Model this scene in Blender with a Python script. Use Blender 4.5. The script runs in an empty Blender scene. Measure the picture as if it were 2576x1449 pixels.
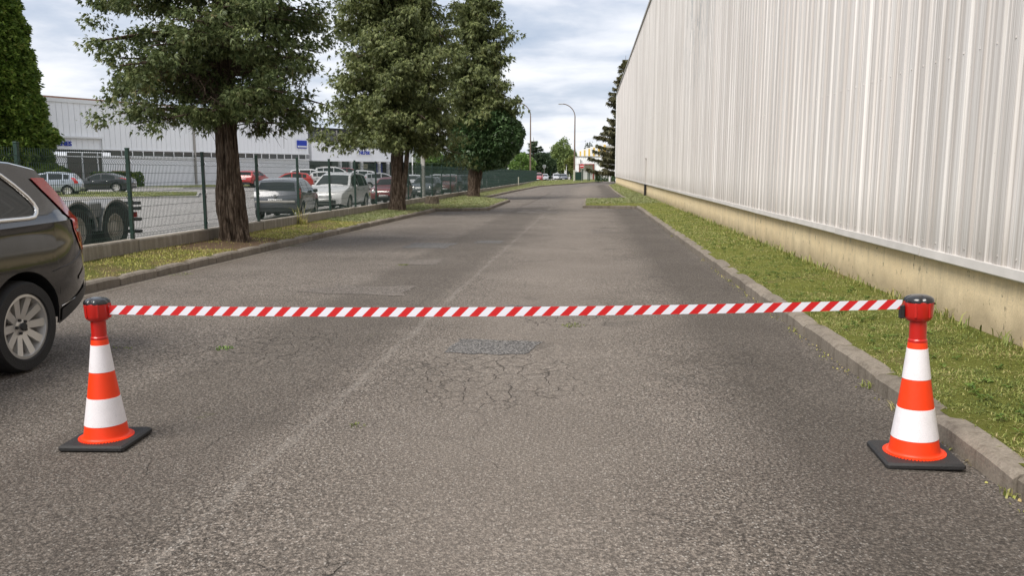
import bpy, math, random
import numpy as np
from mathutils import Vector, Matrix, noise as mnoise

random.seed(7)
rng = np.random.default_rng(7)
R = math.radians
scene = bpy.context.scene
col = scene.collection

# ------------------------------------------------------------------ camera
cam_d = bpy.data.cameras.new('camera')
cam_d.sensor_width = 36.0
cam_d.lens = 2050 / 2576 * 36
cam_d.clip_start = 0.05
cam_d.clip_end = 4000
cam = bpy.data.objects.new('camera', cam_d)
col.objects.link(cam)
cam.location = (0, 0, 1.6)
cam.rotation_euler = (R(90 - 8.257), 0, R(5.378))
scene.camera = cam

# ------------------------------------------------------------------ world
SUN_EL, SUN_AZ = R(52), R(-138)          # azimuth from +Y towards +X
world = bpy.data.worlds.new('World')
scene.world = world
world.use_nodes = True
nt = world.node_tree
nt.nodes.clear()
def WN(t, **k):
    n = nt.nodes.new(t)
    for a, b in k.items(): setattr(n, a, b)
    return n
wl = nt.links.new
out = WN('ShaderNodeOutputWorld')
sky = WN('ShaderNodeTexSky', sky_type='NISHITA', sun_disc=False, sun_elevation=SUN_EL, sun_rotation=SUN_AZ, air_density=1.0, dust_density=1.5)
bg1 = WN('ShaderNodeBackground'); bg1.inputs[1].default_value = 0.12
wl(sky.outputs[0], bg1.inputs[0])
tc = WN('ShaderNodeTexCoord')
sep = WN('ShaderNodeSeparateXYZ'); wl(tc.outputs['Generated'], sep.inputs[0])
def wmath(op, a, b=None):
    m = WN('ShaderNodeMath', operation=op)
    for i, x in enumerate((a, b)):
        if x is None: continue
        if isinstance(x, (int, float)): m.inputs[i].default_value = x
        else: wl(x, m.inputs[i])
    return m.outputs[0]
az = wmath('ADD', wmath('ABSOLUTE', sep.outputs[2]), 0.16)
comb = WN('ShaderNodeCombineXYZ')
wl(wmath('DIVIDE', sep.outputs[0], az), comb.inputs[0])
wl(wmath('DIVIDE', sep.outputs[1], az), comb.inputs[1])
def wnoise(scale, detail, rough, off, dist=0.0):
    mp = WN('ShaderNodeMapping'); mp.inputs['Location'].default_value = off
    wl(comb.outputs[0], mp.inputs[0])
    n = WN('ShaderNodeTexNoise'); n.inputs['Scale'].default_value = scale
    n.inputs['Detail'].default_value = detail; n.inputs['Roughness'].default_value = rough
    n.inputs['Distortion'].default_value = dist
    wl(mp.outputs[0], n.inputs['Vector'])
    return n.outputs[0]
def wramp(fac, stops):
    r = WN('ShaderNodeValToRGB')
    e = r.color_ramp.elements
    while len(e) < len(stops): e.new(0.5)
    for el, (p, c) in zip(e, stops): el.position = p; el.color = (*c, 1)
    wl(fac, r.inputs[0]); return r.outputs[0]
n1 = wnoise(1.15, 9, 0.52, (3.1, 1.7, 0), 0.25)
n2 = wnoise(3.2, 8, 0.55, (0.4, 5.2, 0))
nm = wmath('ADD', wmath('MULTIPLY', n1, 0.72), wmath('MULTIPLY', n2, 0.28))
cl = wramp(nm, [(0.37, (0.46, 0.52, 0.64)), (0.45, (0.60, 0.66, 0.77)), (0.51, (0.78, 0.815, 0.89)), (0.60, (0.96, 0.97, 1.0))])
bg2 = WN('ShaderNodeBackground'); wl(cl, bg2.inputs[0]); bg2.inputs[1].default_value = 0.70
cov = wramp(nm, [(0.32, (0.72,) * 3), (0.46, (0.95,) * 3)])
mixs = WN('ShaderNodeMixShader'); wl(cov, mixs.inputs[0]); wl(bg1.outputs[0], mixs.inputs[1]); wl(bg2.outputs[0], mixs.inputs[2])
wl(mixs.outputs[0], out.inputs[0])

# ------------------------------------------------------------------ sun (overcast)
sd = bpy.data.lights.new('sun', 'SUN'); sd.energy = 2.6; sd.angle = R(34); sd.color = (1.0, 0.95, 0.88)
sun = bpy.data.objects.new('sun', sd); col.objects.link(sun)
sdir = Vector((math.sin(SUN_AZ) * math.cos(SUN_EL), math.cos(SUN_AZ) * math.cos(SUN_EL), math.sin(SUN_EL)))
sun.rotation_euler = sdir.to_track_quat('Z', 'Y').to_euler()

vs = scene.view_settings
vs.view_transform = 'Standard'; vs.look = 'None'; vs.gamma = 1.0; vs.use_curve_mapping = False
vs.exposure = 0.66
scene.cycles.max_bounces = 6
scene.cycles.transparent_max_bounces = 8
scene.cycles.use_denoising = True

# ------------------------------------------------------------------ terrain height
def gz(x, y):
    s = -0.004 * min(max(y, -50), 230)
    w = min(max((-x - 12) / 16, 0), 1); w = w * w * (3 - 2 * w)
    return s * (1 - w) - 0.05 * w

# ------------------------------------------------------------------ materials
def new_mat(name):
    m = bpy.data.materials.new(name); m.use_nodes = True
    t = m.node_tree; b = t.nodes['Principled BSDF']
    return m, t, b
class NT:
    def __init__(s, t): s.t = t
    def n(s, ty, **k):
        n = s.t.nodes.new(ty)
        for a, b in k.items(): setattr(n, a, b)
        return n
    def l(s, a, b): s.t.links.new(a, b)
    def m(s, op, a, b=None, c=None, clamp=False):
        n = s.n('ShaderNodeMath', operation=op); n.use_clamp = clamp
        for i, x in enumerate((a, b, c)):
            if x is None: continue
            if isinstance(x, (int, float)): n.inputs[i].default_value = x
            else: s.l(x, n.inputs[i])
        return n.outputs[0]
    def pos(s, scale=(1, 1, 1), loc=(0, 0, 0), kind='pos'):
        if kind == 'pos':
            o = s.n('ShaderNodeNewGeometry').outputs['Position']
        else:
            o = s.n('ShaderNodeTexCoord').outputs['Object']
        mp = s.n('ShaderNodeMapping'); mp.inputs['Scale'].default_value = scale; mp.inputs['Location'].default_value = loc
        s.l(o, mp.inputs[0]); return mp.outputs[0]
    def noise(s, vec, scale, detail=4, rough=0.55, dist=0.0):
        n = s.n('ShaderNodeTexNoise'); n.inputs['Scale'].default_value = scale
        n.inputs['Detail'].default_value = detail; n.inputs['Roughness'].default_value = rough
        n.inputs['Distortion'].default_value = dist
        s.l(vec, n.inputs['Vector']); return n.outputs[0]
    def vor(s, vec, scale, feature='F1', outp='Distance'):
        n = s.n('ShaderNodeTexVoronoi', feature=feature); n.inputs['Scale'].default_value = scale
        s.l(vec, n.inputs['Vector']); return n.outputs[outp]
    def ramp(s, fac, stops, interp='LINEAR'):
        r = s.n('ShaderNodeValToRGB'); r.color_ramp.interpolation = interp
        e = r.color_ramp.elements
        while len(e) < len(stops): e.new(0.5)
        for el, (p, c) in zip(e, stops):
            el.position = p; el.color = (*c, 1) if isinstance(c, tuple) else (c, c, c, 1)
        s.l(fac, r.inputs[0]); return r.outputs[0]
    def mix(s, fac, a, b, mode='MIX'):
        n = s.n('ShaderNodeMix', data_type='RGBA', blend_type=mode)
        for i, x in ((0, fac), (6, a), (7, b)):
            if isinstance(x, (int, float)): n.inputs[i].default_value = x
            elif isinstance(x, tuple): n.inputs[i].default_value = (*x, 1)
            else: s.l(x, n.inputs[i])
        return n.outputs[2]
    def bump(s, h, strength, dist, bsdf):
        b = s.n('ShaderNodeBump'); b.inputs['Strength'].default_value = strength; b.inputs['Distance'].default_value = dist
        s.l(h, b.inputs['Height']); s.l(b.outputs[0], bsdf.inputs['Normal'])

_mc = {}
def pm(name, c, rough=0.6, metal=0.0, var=0.12, vs_=6.0, bump=0.0, bs=40.0, coat=0.0, spec=0.5, objrand=0.0):
    """plain procedural material: base colour with noise variation and optional relief"""
    if name in _mc: return _mc[name]
    m, t, b = new_mat(name); N = NT(t)
    p = N.pos(kind='obj')
    f = N.noise(p, vs_, 5)
    lo = tuple(max(0, x * (1 - var)) for x in c); hi = tuple(min(1, x * (1 + var)) for x in c)
    cc = N.mix(f, lo, hi)
    if objrand:
        oi = N.n('ShaderNodeObjectInfo').outputs['Random']
        g = N.m('MULTIPLY_ADD', oi, objrand * 2, 1 - objrand)
        cg = N.n('ShaderNodeCombineColor')
        for i in range(3): N.l(g, cg.inputs[i])
        cc = N.mix(1.0, cc, cg.outputs[0], 'MULTIPLY')
    N.l(cc, b.inputs['Base Color'])
    N.l(N.m('MULTIPLY_ADD', f, 0.15, rough - 0.07, clamp=True), b.inputs['Roughness'])
    b.inputs['Metallic'].default_value = metal
    b.inputs['Coat Weight'].default_value = coat; b.inputs['Coat Roughness'].default_value = 0.04
    b.inputs['Specular IOR Level'].default_value = spec
    if bump: N.bump(N.noise(p, bs, 6, 0.6), bump, 0.02, b)
    _mc[name] = m; return m

def asphalt(name, base, dark, scale=1.0, road=False):
    m, t, b = new_mat(name); N = NT(t)
    P = N.pos()
    fine = N.vor(P, 95 * scale)
    fine2 = N.noise(P, 210 * scale, 3, 0.7)
    mid = N.noise(P, 55 * scale, 6, 0.72)
    big = N.noise(P, 0.55, 6, 0.6)
    big2 = N.noise(P, 2.3, 6, 0.6)
    c = N.mix(N.ramp(big, [(0.3, 0.0), (0.7, 1.0)]), dark, base)
    c = N.mix(N.m('MULTIPLY', N.ramp(big2, [(0.4, 0.0), (0.75, 1.0)]), 0.35), c, tuple(x * 0.7 for x in base))
    sp = N.ramp(mid, [(0.35, 0.16), (0.5, 0.90), (0.64, 2.4)])
    c = N.mix(1.0, c, sp, 'MULTIPLY')
    sp2 = N.ramp(fine2, [(0.36, 0.45), (0.52, 1.0), (0.64, 1.6)])
    c = N.mix(0.85, c, sp2, 'MULTIPLY')
    # pale stones
    rnd = N.vor(P, 75 * scale, 'F1', 'Color')
    sr = N.n('ShaderNodeSeparateColor'); N.l(rnd, sr.inputs[0])
    st = N.m('MULTIPLY', N.ramp(sr.outputs[0], [(0.78, 0.0), (0.93, 1.0)]), N.ramp(N.vor(P, 75 * scale), [(0.3, 1.0), (0.5, 0.0)]))
    c = N.mix(N.m('MULTIPLY', st, 0.8), c, (0.44, 0.41, 0.37))
    h = N.m('ADD', N.m('MULTIPLY', fine, 0.6), N.m('MULTIPLY', mid, 0.6))
    if road:
        sx = N.n('ShaderNodeSeparateXYZ'); N.l(P, sx.inputs[0])
        wob = N.m('MULTIPLY', N.m('SUBTRACT', N.noise(P, 1.4, 5), 0.5), 0.35)
        x = N.m('ADD', sx.outputs[0], wob)
        def band(a, b_, soft):
            u = N.m('DIVIDE', N.m('SUBTRACT', x, a), soft, clamp=True)
            v = N.m('DIVIDE', N.m('SUBTRACT', b_, x), soft, clamp=True)
            return N.m('MULTIPLY', u, v)
        # older lane strip, worn pale centre, dark oily edge towards the right kerb
        c = N.mix(N.m('MULTIPLY', band(-3.4, -1.78, 0.25), 0.42), c, tuple(x_ * 0.62 for x_ in dark))
        c = N.mix(N.m('MULTIPLY', band(-1.7, 0.75, 0.9), 0.34), c, tuple(x_ * 1.42 for x_ in base))
        c = N.mix(N.m('MULTIPLY', band(0.75, 2.4, 0.5), 0.50), c, tuple(x_ * 0.42 for x_ in dark))
        c = N.mix(N.m('MULTIPLY', band(-7.2, -5.9, 0.6), 0.3), c, (0.12, 0.095, 0.07))
        seamx = N.m('ADD', sx.outputs[0], N.m('MULTIPLY', N.m('SUBTRACT', N.noise(P, 0.9, 6, 0.65), 0.5), 0.17))
        sm = N.m('SUBTRACT', 1.0, N.m('DIVIDE', N.m('ABSOLUTE', N.m('ADD', seamx, 1.76)), 0.05), clamp=True)
        brk = N.ramp(N.noise(P, 2.2, 7, 0.8), [(0.34, 0.0), (0.62, 1.0)])
        c = N.mix(N.m('MULTIPLY', N.m('MULTIPLY', sm, brk), 0.28), c, (0.36, 0.33, 0.295))
        # crazed cracking round the old repair, and a few long wandering cracks
        pc = N.n('ShaderNodeVectorMath', operation='ADD'); N.l(P, pc.inputs[0])
        nv = N.n('ShaderNodeTexNoise'); nv.inputs['Scale'].default_value = 2.6; nv.inputs['Detail'].default_value = 6
        N.l(P, nv.inputs['Vector'])
        sc = N.n('ShaderNodeVectorMath', operation='SCALE'); N.l(nv.outputs['Color'], sc.inputs[0]); sc.inputs['Scale'].default_value = 0.30
        N.l(sc.outputs[0], pc.inputs[1])
        def spot(cx, cy, rx, ry):
            dx = N.m('DIVIDE', N.m('SUBTRACT', sx.outputs[0], cx), rx); dy = N.m('DIVIDE', N.m('SUBTRACT', sx.outputs[1], cy), ry)
            d = N.m('SQRT', N.m('ADD', N.m('MULTIPLY', dx, dx), N.m('MULTIPLY', dy, dy)))
            return N.m('SUBTRACT', 1.0, N.m('SMOOTH_MIN', d, 1.0, 0.2), clamp=True)
        edge = N.vor(pc.outputs[0], 5.5, 'DISTANCE_TO_EDGE')
        ck = N.m('MULTIPLY', N.ramp(edge, [(0.0, 1.0), (0.035, 0.0)]), N.ramp(N.noise(P, 4.2, 5, 0.7), [(0.37, 0.0), (0.50, 1.0)]))
        area = N.m('ADD', N.m('ADD', spot(-0.75, 6.35, 1.0, 1.3), spot(-1.0, 2.7, 0.3, 0.6)), N.m('ADD', spot(-3.1, 7.2, 1.0, 1.2), spot(-0.2, 8.9, 0.8, 0.9)))
        area = N.m('MULTIPLY', area, 2.2, clamp=True)
        edge2 = N.vor(pc.outputs[0], 0.75, 'DISTANCE_TO_EDGE')
        ck2 = N.m('MULTIPLY', N.ramp(edge2, [(0.0, 1.0), (0.007, 0.0)]), N.ramp(N.noise(P, 0.8, 4), [(0.47, 0.0), (0.6, 1.0)]))
        cr = N.m('MAXIMUM', N.m('MULTIPLY', ck, area), N.m('MULTIPLY', ck2, 0.55))
        c = N.mix(N.m('MULTIPLY', cr, 0.7), c, (0.03, 0.026, 0.022))
        h = N.m('SUBTRACT', h, N.m('MULTIPLY', cr, 1.2))
        oil = N.m('MULTIPLY', N.ramp(N.noise(P, 0.9, 4, 0.5), [(0.62, 0.0), (0.74, 1.0)]), band(-1.5, 1.6, .5))
        c = N.mix(N.m('MULTIPLY', oil, 0.55), c, (0.05, 0.045, 0.04))
        # moss spots
        ms = N.m('MULTIPLY', N.ramp(N.noise(P, 1.7, 3), [(0.69, 0.0), (0.76, 1.0)]), N.ramp(N.noise(P, 30, 3), [(0.45, 0.0), (0.6, 1.0)]))
        c = N.mix(N.m('MULTIPLY', ms, 0.5), c, (0.075, 0.085, 0.02))
    N.l(c, b.inputs['Base Color'])
    b.inputs['Roughness'].default_value = 0.88; b.inputs['Specular IOR Level'].default_value = 0.25
    N.bump(h, 0.9, 0.012, b)
    return m

def concrete(name, base, stain, var=0.25, objrand=0.08, streak=True, ztop=None):
    m, t, b = new_mat(name); N = NT(t)
    P = N.pos()
    c = N.mix(N.noise(P, 2.2, 7, 0.62), tuple(x * (1 - var) for x in base), tuple(x * (1 + var) for x in base))
    c = N.mix(0.6, c, N.ramp(N.noise(P, 55, 4, 0.7), [(0.3, 0.6), (0.7, 1.35)]), 'MULTIPLY')
    if streak:
        Q = N.pos(scale=(6, 6, 0.5))
        s = N.ramp(N.noise(Q, 1.6, 6, 0.65), [(0.48, 0.0), (0.68, 1.0)])
        c = N.mix(N.m('MULTIPLY', s, 0.6), c, stain)
    sp = N.ramp(N.noise(P, 13, 6, 0.7), [(0.60, 0.0), (0.70, 1.0)])
    c = N.mix(N.m('MULTIPLY', sp, 0.5), c, tuple(x * 0.5 for x in stain))
    if objrand:
        oi = N.n('ShaderNodeObjectInfo').outputs['Random']
        g = N.m('MULTIPLY_ADD', oi, objrand * 2, 1 - objrand)
        cg = N.n('ShaderNodeCombineColor')
        for i in range(3): N.l(g, cg.inputs[i])
        c = N.mix(1.0, c, cg.outputs[0], 'MULTIPLY')
    N.l(c, b.inputs['Base Color']); b.inputs['Roughness'].default_value = 0.9; b.inputs['Specular IOR Level'].default_value = 0.2
    N.bump(N.m('ADD', N.noise(P, 60, 6, 0.7), N.noise(P, 8, 5)), 0.5, 0.012, b)
    return m

def leafmat(name, stops, trans=0.25, rough=0.55, noise_s=1.6):
    m, t, b = new_mat(name); N = NT(t)
    ri = N.n('ShaderNodeNewGeometry').outputs['Random Per Island']
    P = N.pos()
    f = N.m('ADD', N.m('MULTIPLY', ri, 0.55), N.m('MULTIPLY', N.ramp(N.noise(P, noise_s, 5, 0.65), [(0.28, 0.0), (0.72, 1.0)]), 0.45))
    c = N.ramp(f, stops)
    N.l(c, b.inputs['Base Color']); b.inputs['Roughness'].default_value = rough
    b.inputs['Specular IOR Level'].default_value = 0.35
    tr = N.n('ShaderNodeBsdfTranslucent'); N.l(c, tr.inputs[0])
    mx = N.n('ShaderNodeMixShader'); mx.inputs[0].default_value = trans
    N.l(b.outputs[0], mx.inputs[1]); N.l(tr.outputs[0], mx.inputs[2])
    N.l(mx.outputs[0], t.nodes['Material Output'].inputs[0])
    return m

def soilgrass(name, g1, g2, dry, dryness, bare=None):
    m, t, b = new_mat(name); N = NT(t)
    P = N.pos()
    c = N.mix(N.noise(P, 24, 6, 0.75), tuple(x * 0.45 for x in g1), g2)
    d = N.ramp(N.noise(P, 1.1, 6, 0.65), [(0.62 - dryness, 0.0), (0.78 - dryness, 1.0)])
    c = N.mix(d, c, N.mix(N.noise(P, 33, 5, 0.7), tuple(x * 0.5 for x in dry), dry))
    for (bx, by, br) in bare or ():
        s_ = N.n('ShaderNodeSeparateXYZ'); N.l(P, s_.inputs[0])
        dx = N.m('SUBTRACT', s_.outputs[0], bx); dy = N.m('MULTIPLY', N.m('SUBTRACT', s_.outputs[1], by), 0.6)
        d_ = N.m('ADD', N.m('SQRT', N.m('ADD', N.m('MULTIPLY', dx, dx), N.m('MULTIPLY', dy, dy))), N.m('MULTIPLY', N.noise(P, 3, 5), 0.8))
        c = N.mix(N.ramp(N.m('DIVIDE', d_, br), [(0.75, 1.0), (1.0, 0.0)]), c, N.mix(N.noise(P, 30, 6, 0.75), (0.085, 0.055, 0.036), (0.24, 0.165, 0.105)))
    N.l(c, b.inputs['Base Color']); b.inputs['Roughness'].default_value = 0.95; b.inputs['Specular IOR Level'].default_value = 0.1
    N.bump(N.noise(P, 45, 6, 0.75), 1.0, 0.04, b)
    return m

def paint(name, c, metallic=0.0, rough=0.3):
    m, t, b = new_mat(name); N = NT(t)
    p = N.pos(kind='obj')
    f = N.noise(p, 3, 5)
    N.l(N.mix(f, tuple(x * 0.93 for x in c), tuple(min(1, x * 1.07) for x in c)), b.inputs['Base Color'])
    N.l(N.m('MULTIPLY_ADD', f, 0.12, rough - 0.06), b.inputs['Roughness'])
    b.inputs['Metallic'].default_value = metallic
    b.inputs['Coat Weight'].default_value = 1.0; b.inputs['Coat Roughness'].default_value = 0.05
    return m
def carglass():
    m, t, b = new_mat('car_glass'); N = NT(t)
    b.inputs['Base Color'].default_value = (0.010, 0.014, 0.014, 1); b.inputs['Roughness'].default_value = 0.03
    b.inputs['Specular IOR Level'].default_value = 0.6
    return m

M = {}
M['road'] = asphalt('road_asphalt', (0.172, 0.148, 0.126), (0.108, 0.091, 0.076), 1.0, True)
M['lot'] = asphalt('lot_asphalt', (0.33, 0.315, 0.30), (0.27, 0.255, 0.24), 0.8)
M['patch'] = asphalt('repair_asphalt', (0.135, 0.128, 0.122), (0.11, 0.104, 0.10), 0.9)
M['patch_pale'] = asphalt('pale_repair_asphalt', (0.160, 0.139, 0.121), (0.118, 0.102, 0.088), 1.1)
M['kerb'] = concrete('kerb_concrete', (0.215, 0.185, 0.150), (0.085, 0.068, 0.05), objrand=0.16)
M['lowwall'] = concrete('low_wall_concrete', (0.235, 0.205, 0.165), (0.40, 0.37, 0.32), objrand=0.12)
M['grey_conc'] = concrete('pole_concrete', (0.42, 0.41, 0.38), (0.25, 0.23, 0.2), objrand=0)
M['verge_l'] = soilgrass('verge_turf_dry', (0.12, 0.13, 0.03), (0.22, 0.23, 0.06), (0.25, 0.18, 0.10), 0.17, [(-7.5, 16.4, 1.75), (-7.4, 31, 1.5), (-7.1, 50, 1.5)])
M['verge_r'] = soilgrass('verge_turf', (0.13, 0.145, 0.028), (0.27, 0.285, 0.065), (0.27, 0.21, 0.105), 0.05)
M['field'] = soilgrass('field', (0.07, 0.10, 0.03), (0.11, 0.14, 0.045), (0.14, 0.12, 0.06), 0.0)
M['leaf_cy'] = leafmat('cypress_leaf', [(0.12, (0.029, 0.049, 0.014)), (0.38, (0.073, 0.105, 0.032)), (0.60, (0.143, 0.178, 0.063)), (0.78, (0.241, 0.277, 0.113)), (0.90, (0.190, 0.140, 0.049))])
M['leaf_cy2'] = leafmat('cypress_leaf_olive', [(0.12, (0.032, 0.046, 0.014)), (0.38, (0.088, 0.113, 0.033)), (0.62, (0.176, 0.200, 0.069)), (0.80, (0.258, 0.287, 0.116)), (0.92, (0.176, 0.123, 0.048))])
M['leaf_ivy'] = leafmat('dark_glossy_leaf', [(0.15, (0.029, 0.058, 0.022)), (0.5, (0.064, 0.120, 0.042)), (0.85, (0.136, 0.200, 0.088))], 0.15, 0.35)
M['leaf_ley'] = leafmat('leyland_leaf', [(0.15, (0.033, 0.064, 0.009)), (0.45, (0.089, 0.148, 0.020)), (0.72, (0.173, 0.240, 0.039)), (0.92, (0.290, 0.265, 0.071))])
M['leaf_spr'] = leafmat('spruce_needles', [(0.15, (0.042, 0.045, 0.018)), (0.5, (0.093, 0.093, 0.039)), (0.85, (0.180, 0.150, 0.075))], 0.15)
M['leaf_dec'] = leafmat('deciduous_leaf', [(0.15, (0.085, 0.122, 0.036)), (0.5, (0.179, 0.244, 0.072)), (0.85, (0.338, 0.413, 0.162))])
M['leaf_bright'] = leafmat('bright_leaf', [(0.15, (0.060, 0.120, 0.024)), (0.5, (0.132, 0.228, 0.048)), (0.85, (0.264, 0.360, 0.108))])
M['leaf_dark'] = leafmat('dark_leaf', [(0.15, (0.018, 0.036, 0.015)), (0.5, (0.042, 0.072, 0.030)), (0.85, (0.090, 0.128, 0.060))])
M['leaf_yel'] = leafmat('yellowish_leaf', [(0.15, (0.08, 0.10, 0.02)), (0.5, (0.15, 0.18, 0.04)), (0.85, (0.25, 0.27, 0.09))])
M['leaf_blue'] = leafmat('far_hill_leaf', [(0.15, (0.05, 0.08, 0.055)), (0.5, (0.08, 0.115, 0.075)), (0.85, (0.11, 0.145, 0.10))])
M['grass_r'] = leafmat('grass_blade_green', [(0.20, (0.083, 0.112, 0.022)), (0.42, (0.188, 0.232, 0.050)), (0.60, (0.315, 0.348, 0.094)), (0.76, (0.496, 0.421, 0.188)), (0.9, (0.201, 0.140, 0.069))], 0.3)
M['grass_l'] = leafmat('grass_blade_dry', [(0.22, (0.216, 0.200, 0.048)), (0.42, (0.372, 0.391, 0.076)), (0.56, (0.508, 0.502, 0.136)), (0.72, (0.645, 0.511, 0.227)), (0.9, (0.333, 0.221, 0.100))], 0.3)
M['grass_f'] = leafmat('grass_blade_fresh', [(0.22, (0.155, 0.183, 0.059)), (0.45, (0.254, 0.290, 0.105)), (0.66, (0.371, 0.392, 0.201)), (0.85, (0.352, 0.295, 0.201))], 0.3)
def barkmat(name, lo, mid, hi):
    m, t, b = new_mat(name); N = NT(t)
    Q = N.pos(scale=(1, 1, 0.13), kind='obj')
    f = N.noise(Q, 26, 8, 0.68, 0.6)
    c = N.ramp(f, [(0.33, lo), (0.5, mid), (0.68, hi)])
    N.l(c, b.inputs['Base Color']); b.inputs['Roughness'].default_value = 0.95; b.inputs['Specular IOR Level'].default_value = 0.15
    N.bump(f, 1.0, 0.05, b)
    return m
M['bark'] = barkmat('bark', (0.020, 0.014, 0.010), (0.088, 0.064, 0.046), (0.25, 0.195, 0.150))
M['bark_pale'] = barkmat('pale_bark', (0.05, 0.042, 0.03), (0.13, 0.105, 0.08), (0.25, 0.21, 0.16))
M['fence'] = pm('fence_green', (0.008, 0.034, 0.022), 0.45, bump=0.1)
M['wire'] = pm('fence_wire', (0.008, 0.030, 0.021), 0.5)
M['black'] = pm('black_plastic', (0.018, 0.018, 0.019), 0.45, bump=0.12, bs=90)
M['rubber'] = pm('rubber', (0.017, 0.016, 0.016), 0.75, bump=0.3, bs=70)
M['black_gloss'] = pm('black_gloss', (0.010, 0.010, 0.011), 0.22, coat=0.5)
M['orange'] = pm('cone_orange', (0.90, 0.048, 0.004), 0.45, var=0.10, vs_=11, bump=0.08)
M['red'] = pm('housing_red', (0.50, 0.014, 0.009), 0.30, var=0.08, coat=0.3)
M['chrome'] = pm('chrome', (0.70, 0.69, 0.67), 0.20, 1.0, var=0.04)
M['alloy'] = pm('alloy', (0.60, 0.58, 0.55), 0.36, 0.6, var=0.08)
M['darkmetal'] = pm('dark_metal', (0.030, 0.030, 0.031), 0.5, 0.3)
M['glass'] = carglass()
M['plate'] = pm('plate_white', (0.72, 0.72, 0.70), 0.4)
M['ink'] = pm('plate_ink', (0.02, 0.02, 0.025), 0.6)
M['redlamp'] = pm('red_lamp', (0.60, 0.014, 0.010), 0.12, var=0.25, vs_=9, coat=1.0)
M['redlamp_dark'] = pm('red_lamp_smoked', (0.34, 0.012, 0.010), 0.12, var=0.2, coat=1.0)
M['clearlamp'] = pm('clear_lamp', (0.55, 0.56, 0.57), 0.12, 0.3, var=0.3, vs_=14, coat=1.0)
M['white'] = pm('white_paint', (0.78, 0.78, 0.77), 0.5, var=0.05)
M['belt_white'] = pm('belt_white', (0.80, 0.79, 0.86), 0.6, var=0.03)
M['belt_red'] = pm('belt_red', (0.62, 0.010, 0.012), 0.6, var=0.05)
M['steel'] = pm('galvanised_steel', (0.36, 0.34, 0.31), 0.5, 0.5, var=0.2)
M['lamp_pole'] = pm('lamp_pole_brown', (0.17, 0.12, 0.09), 0.6, 0.1, var=0.25)
M['cone_dirt'] = pm('cone_base_rubber', (0.020, 0.019, 0.019), 0.62, bump=0.35, bs=120)
M['blue_sign'] = pm('blue_sign', (0.012, 0.045, 0.42), 0.5)
M['window_dark'] = pm('dark_window', (0.035, 0.036, 0.034), 0.18, var=0.5, vs_=1.2, spec=0.9)
M['brownroof'] = pm('brown_roof', (0.20, 0.115, 0.08), 0.8, var=0.25, vs_=2)
M['cream'] = concrete('cream_render', (0.55, 0.50, 0.38), (0.4, 0.35, 0.25), 0.06, 0)
M['yellow'] = pm('yellow_panel', (0.62, 0.43, 0.10), 0.7, var=0.08)
M['greywall'] = concrete('grey_render', (0.46, 0.45, 0.41), (0.3, 0.29, 0.25), 0.1, 0)
M['redrust'] = pm('red_primer', (0.20, 0.055, 0.04), 0.7, var=0.3)
M['grey_guard'] = pm('grey_guard', (0.20, 0.20, 0.205), 0.5, var=0.2)
M['bollard_y'] = pm('pale_post', (0.50, 0.49, 0.40), 0.7, var=0.12)
M['stump'] = M['bark_pale']

def band_mat():
    m, t, b = new_mat('retroreflective_band'); N = NT(t)
    tcn = N.n('ShaderNodeTexCoord').outputs['Object']
    s = N.n('ShaderNodeSeparateXYZ'); N.l(tcn, s.inputs[0])
    ang = N.m('ARCTAN2', s.outputs[0], s.outputs[1])
    cm = N.n('ShaderNodeCombineXYZ'); N.l(N.m('MULTIPLY', ang, 0.11), cm.inputs[0]); N.l(s.outputs[2], cm.inputs[1])
    e = N.vor(cm.outputs[0], 190, 'DISTANCE_TO_EDGE')
    c = N.mix(N.ramp(e, [(0.02, 0.0), (0.09, 1.0)]), (0.70, 0.67, 0.69), (0.86, 0.82, 0.84))
    c2 = N.mix(N.m('MULTIPLY', N.ramp(N.noise(tcn, 14, 6, 0.7), [(0.5, 0.0), (0.8, 1.0)]), 0.25), c, (0.5, 0.46, 0.44))
    mk = N.ramp(N.vor(cm.outputs[0], 19), [(0.05, 1.0), (0.075, 0.0)])
    c2 = N.mix(N.m('MULTIPLY', mk, 0.45), c2, (0.25, 0.25, 0.27))
    N.l(c2, b.inputs['Base Color']); b.inputs['Roughness'].default_value = 0.45
    b.inputs['Coat Weight'].default_value = 0.15
    N.bump(e, 0.12, 0.004, b)
    return m
M['band'] = band_mat()

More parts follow.
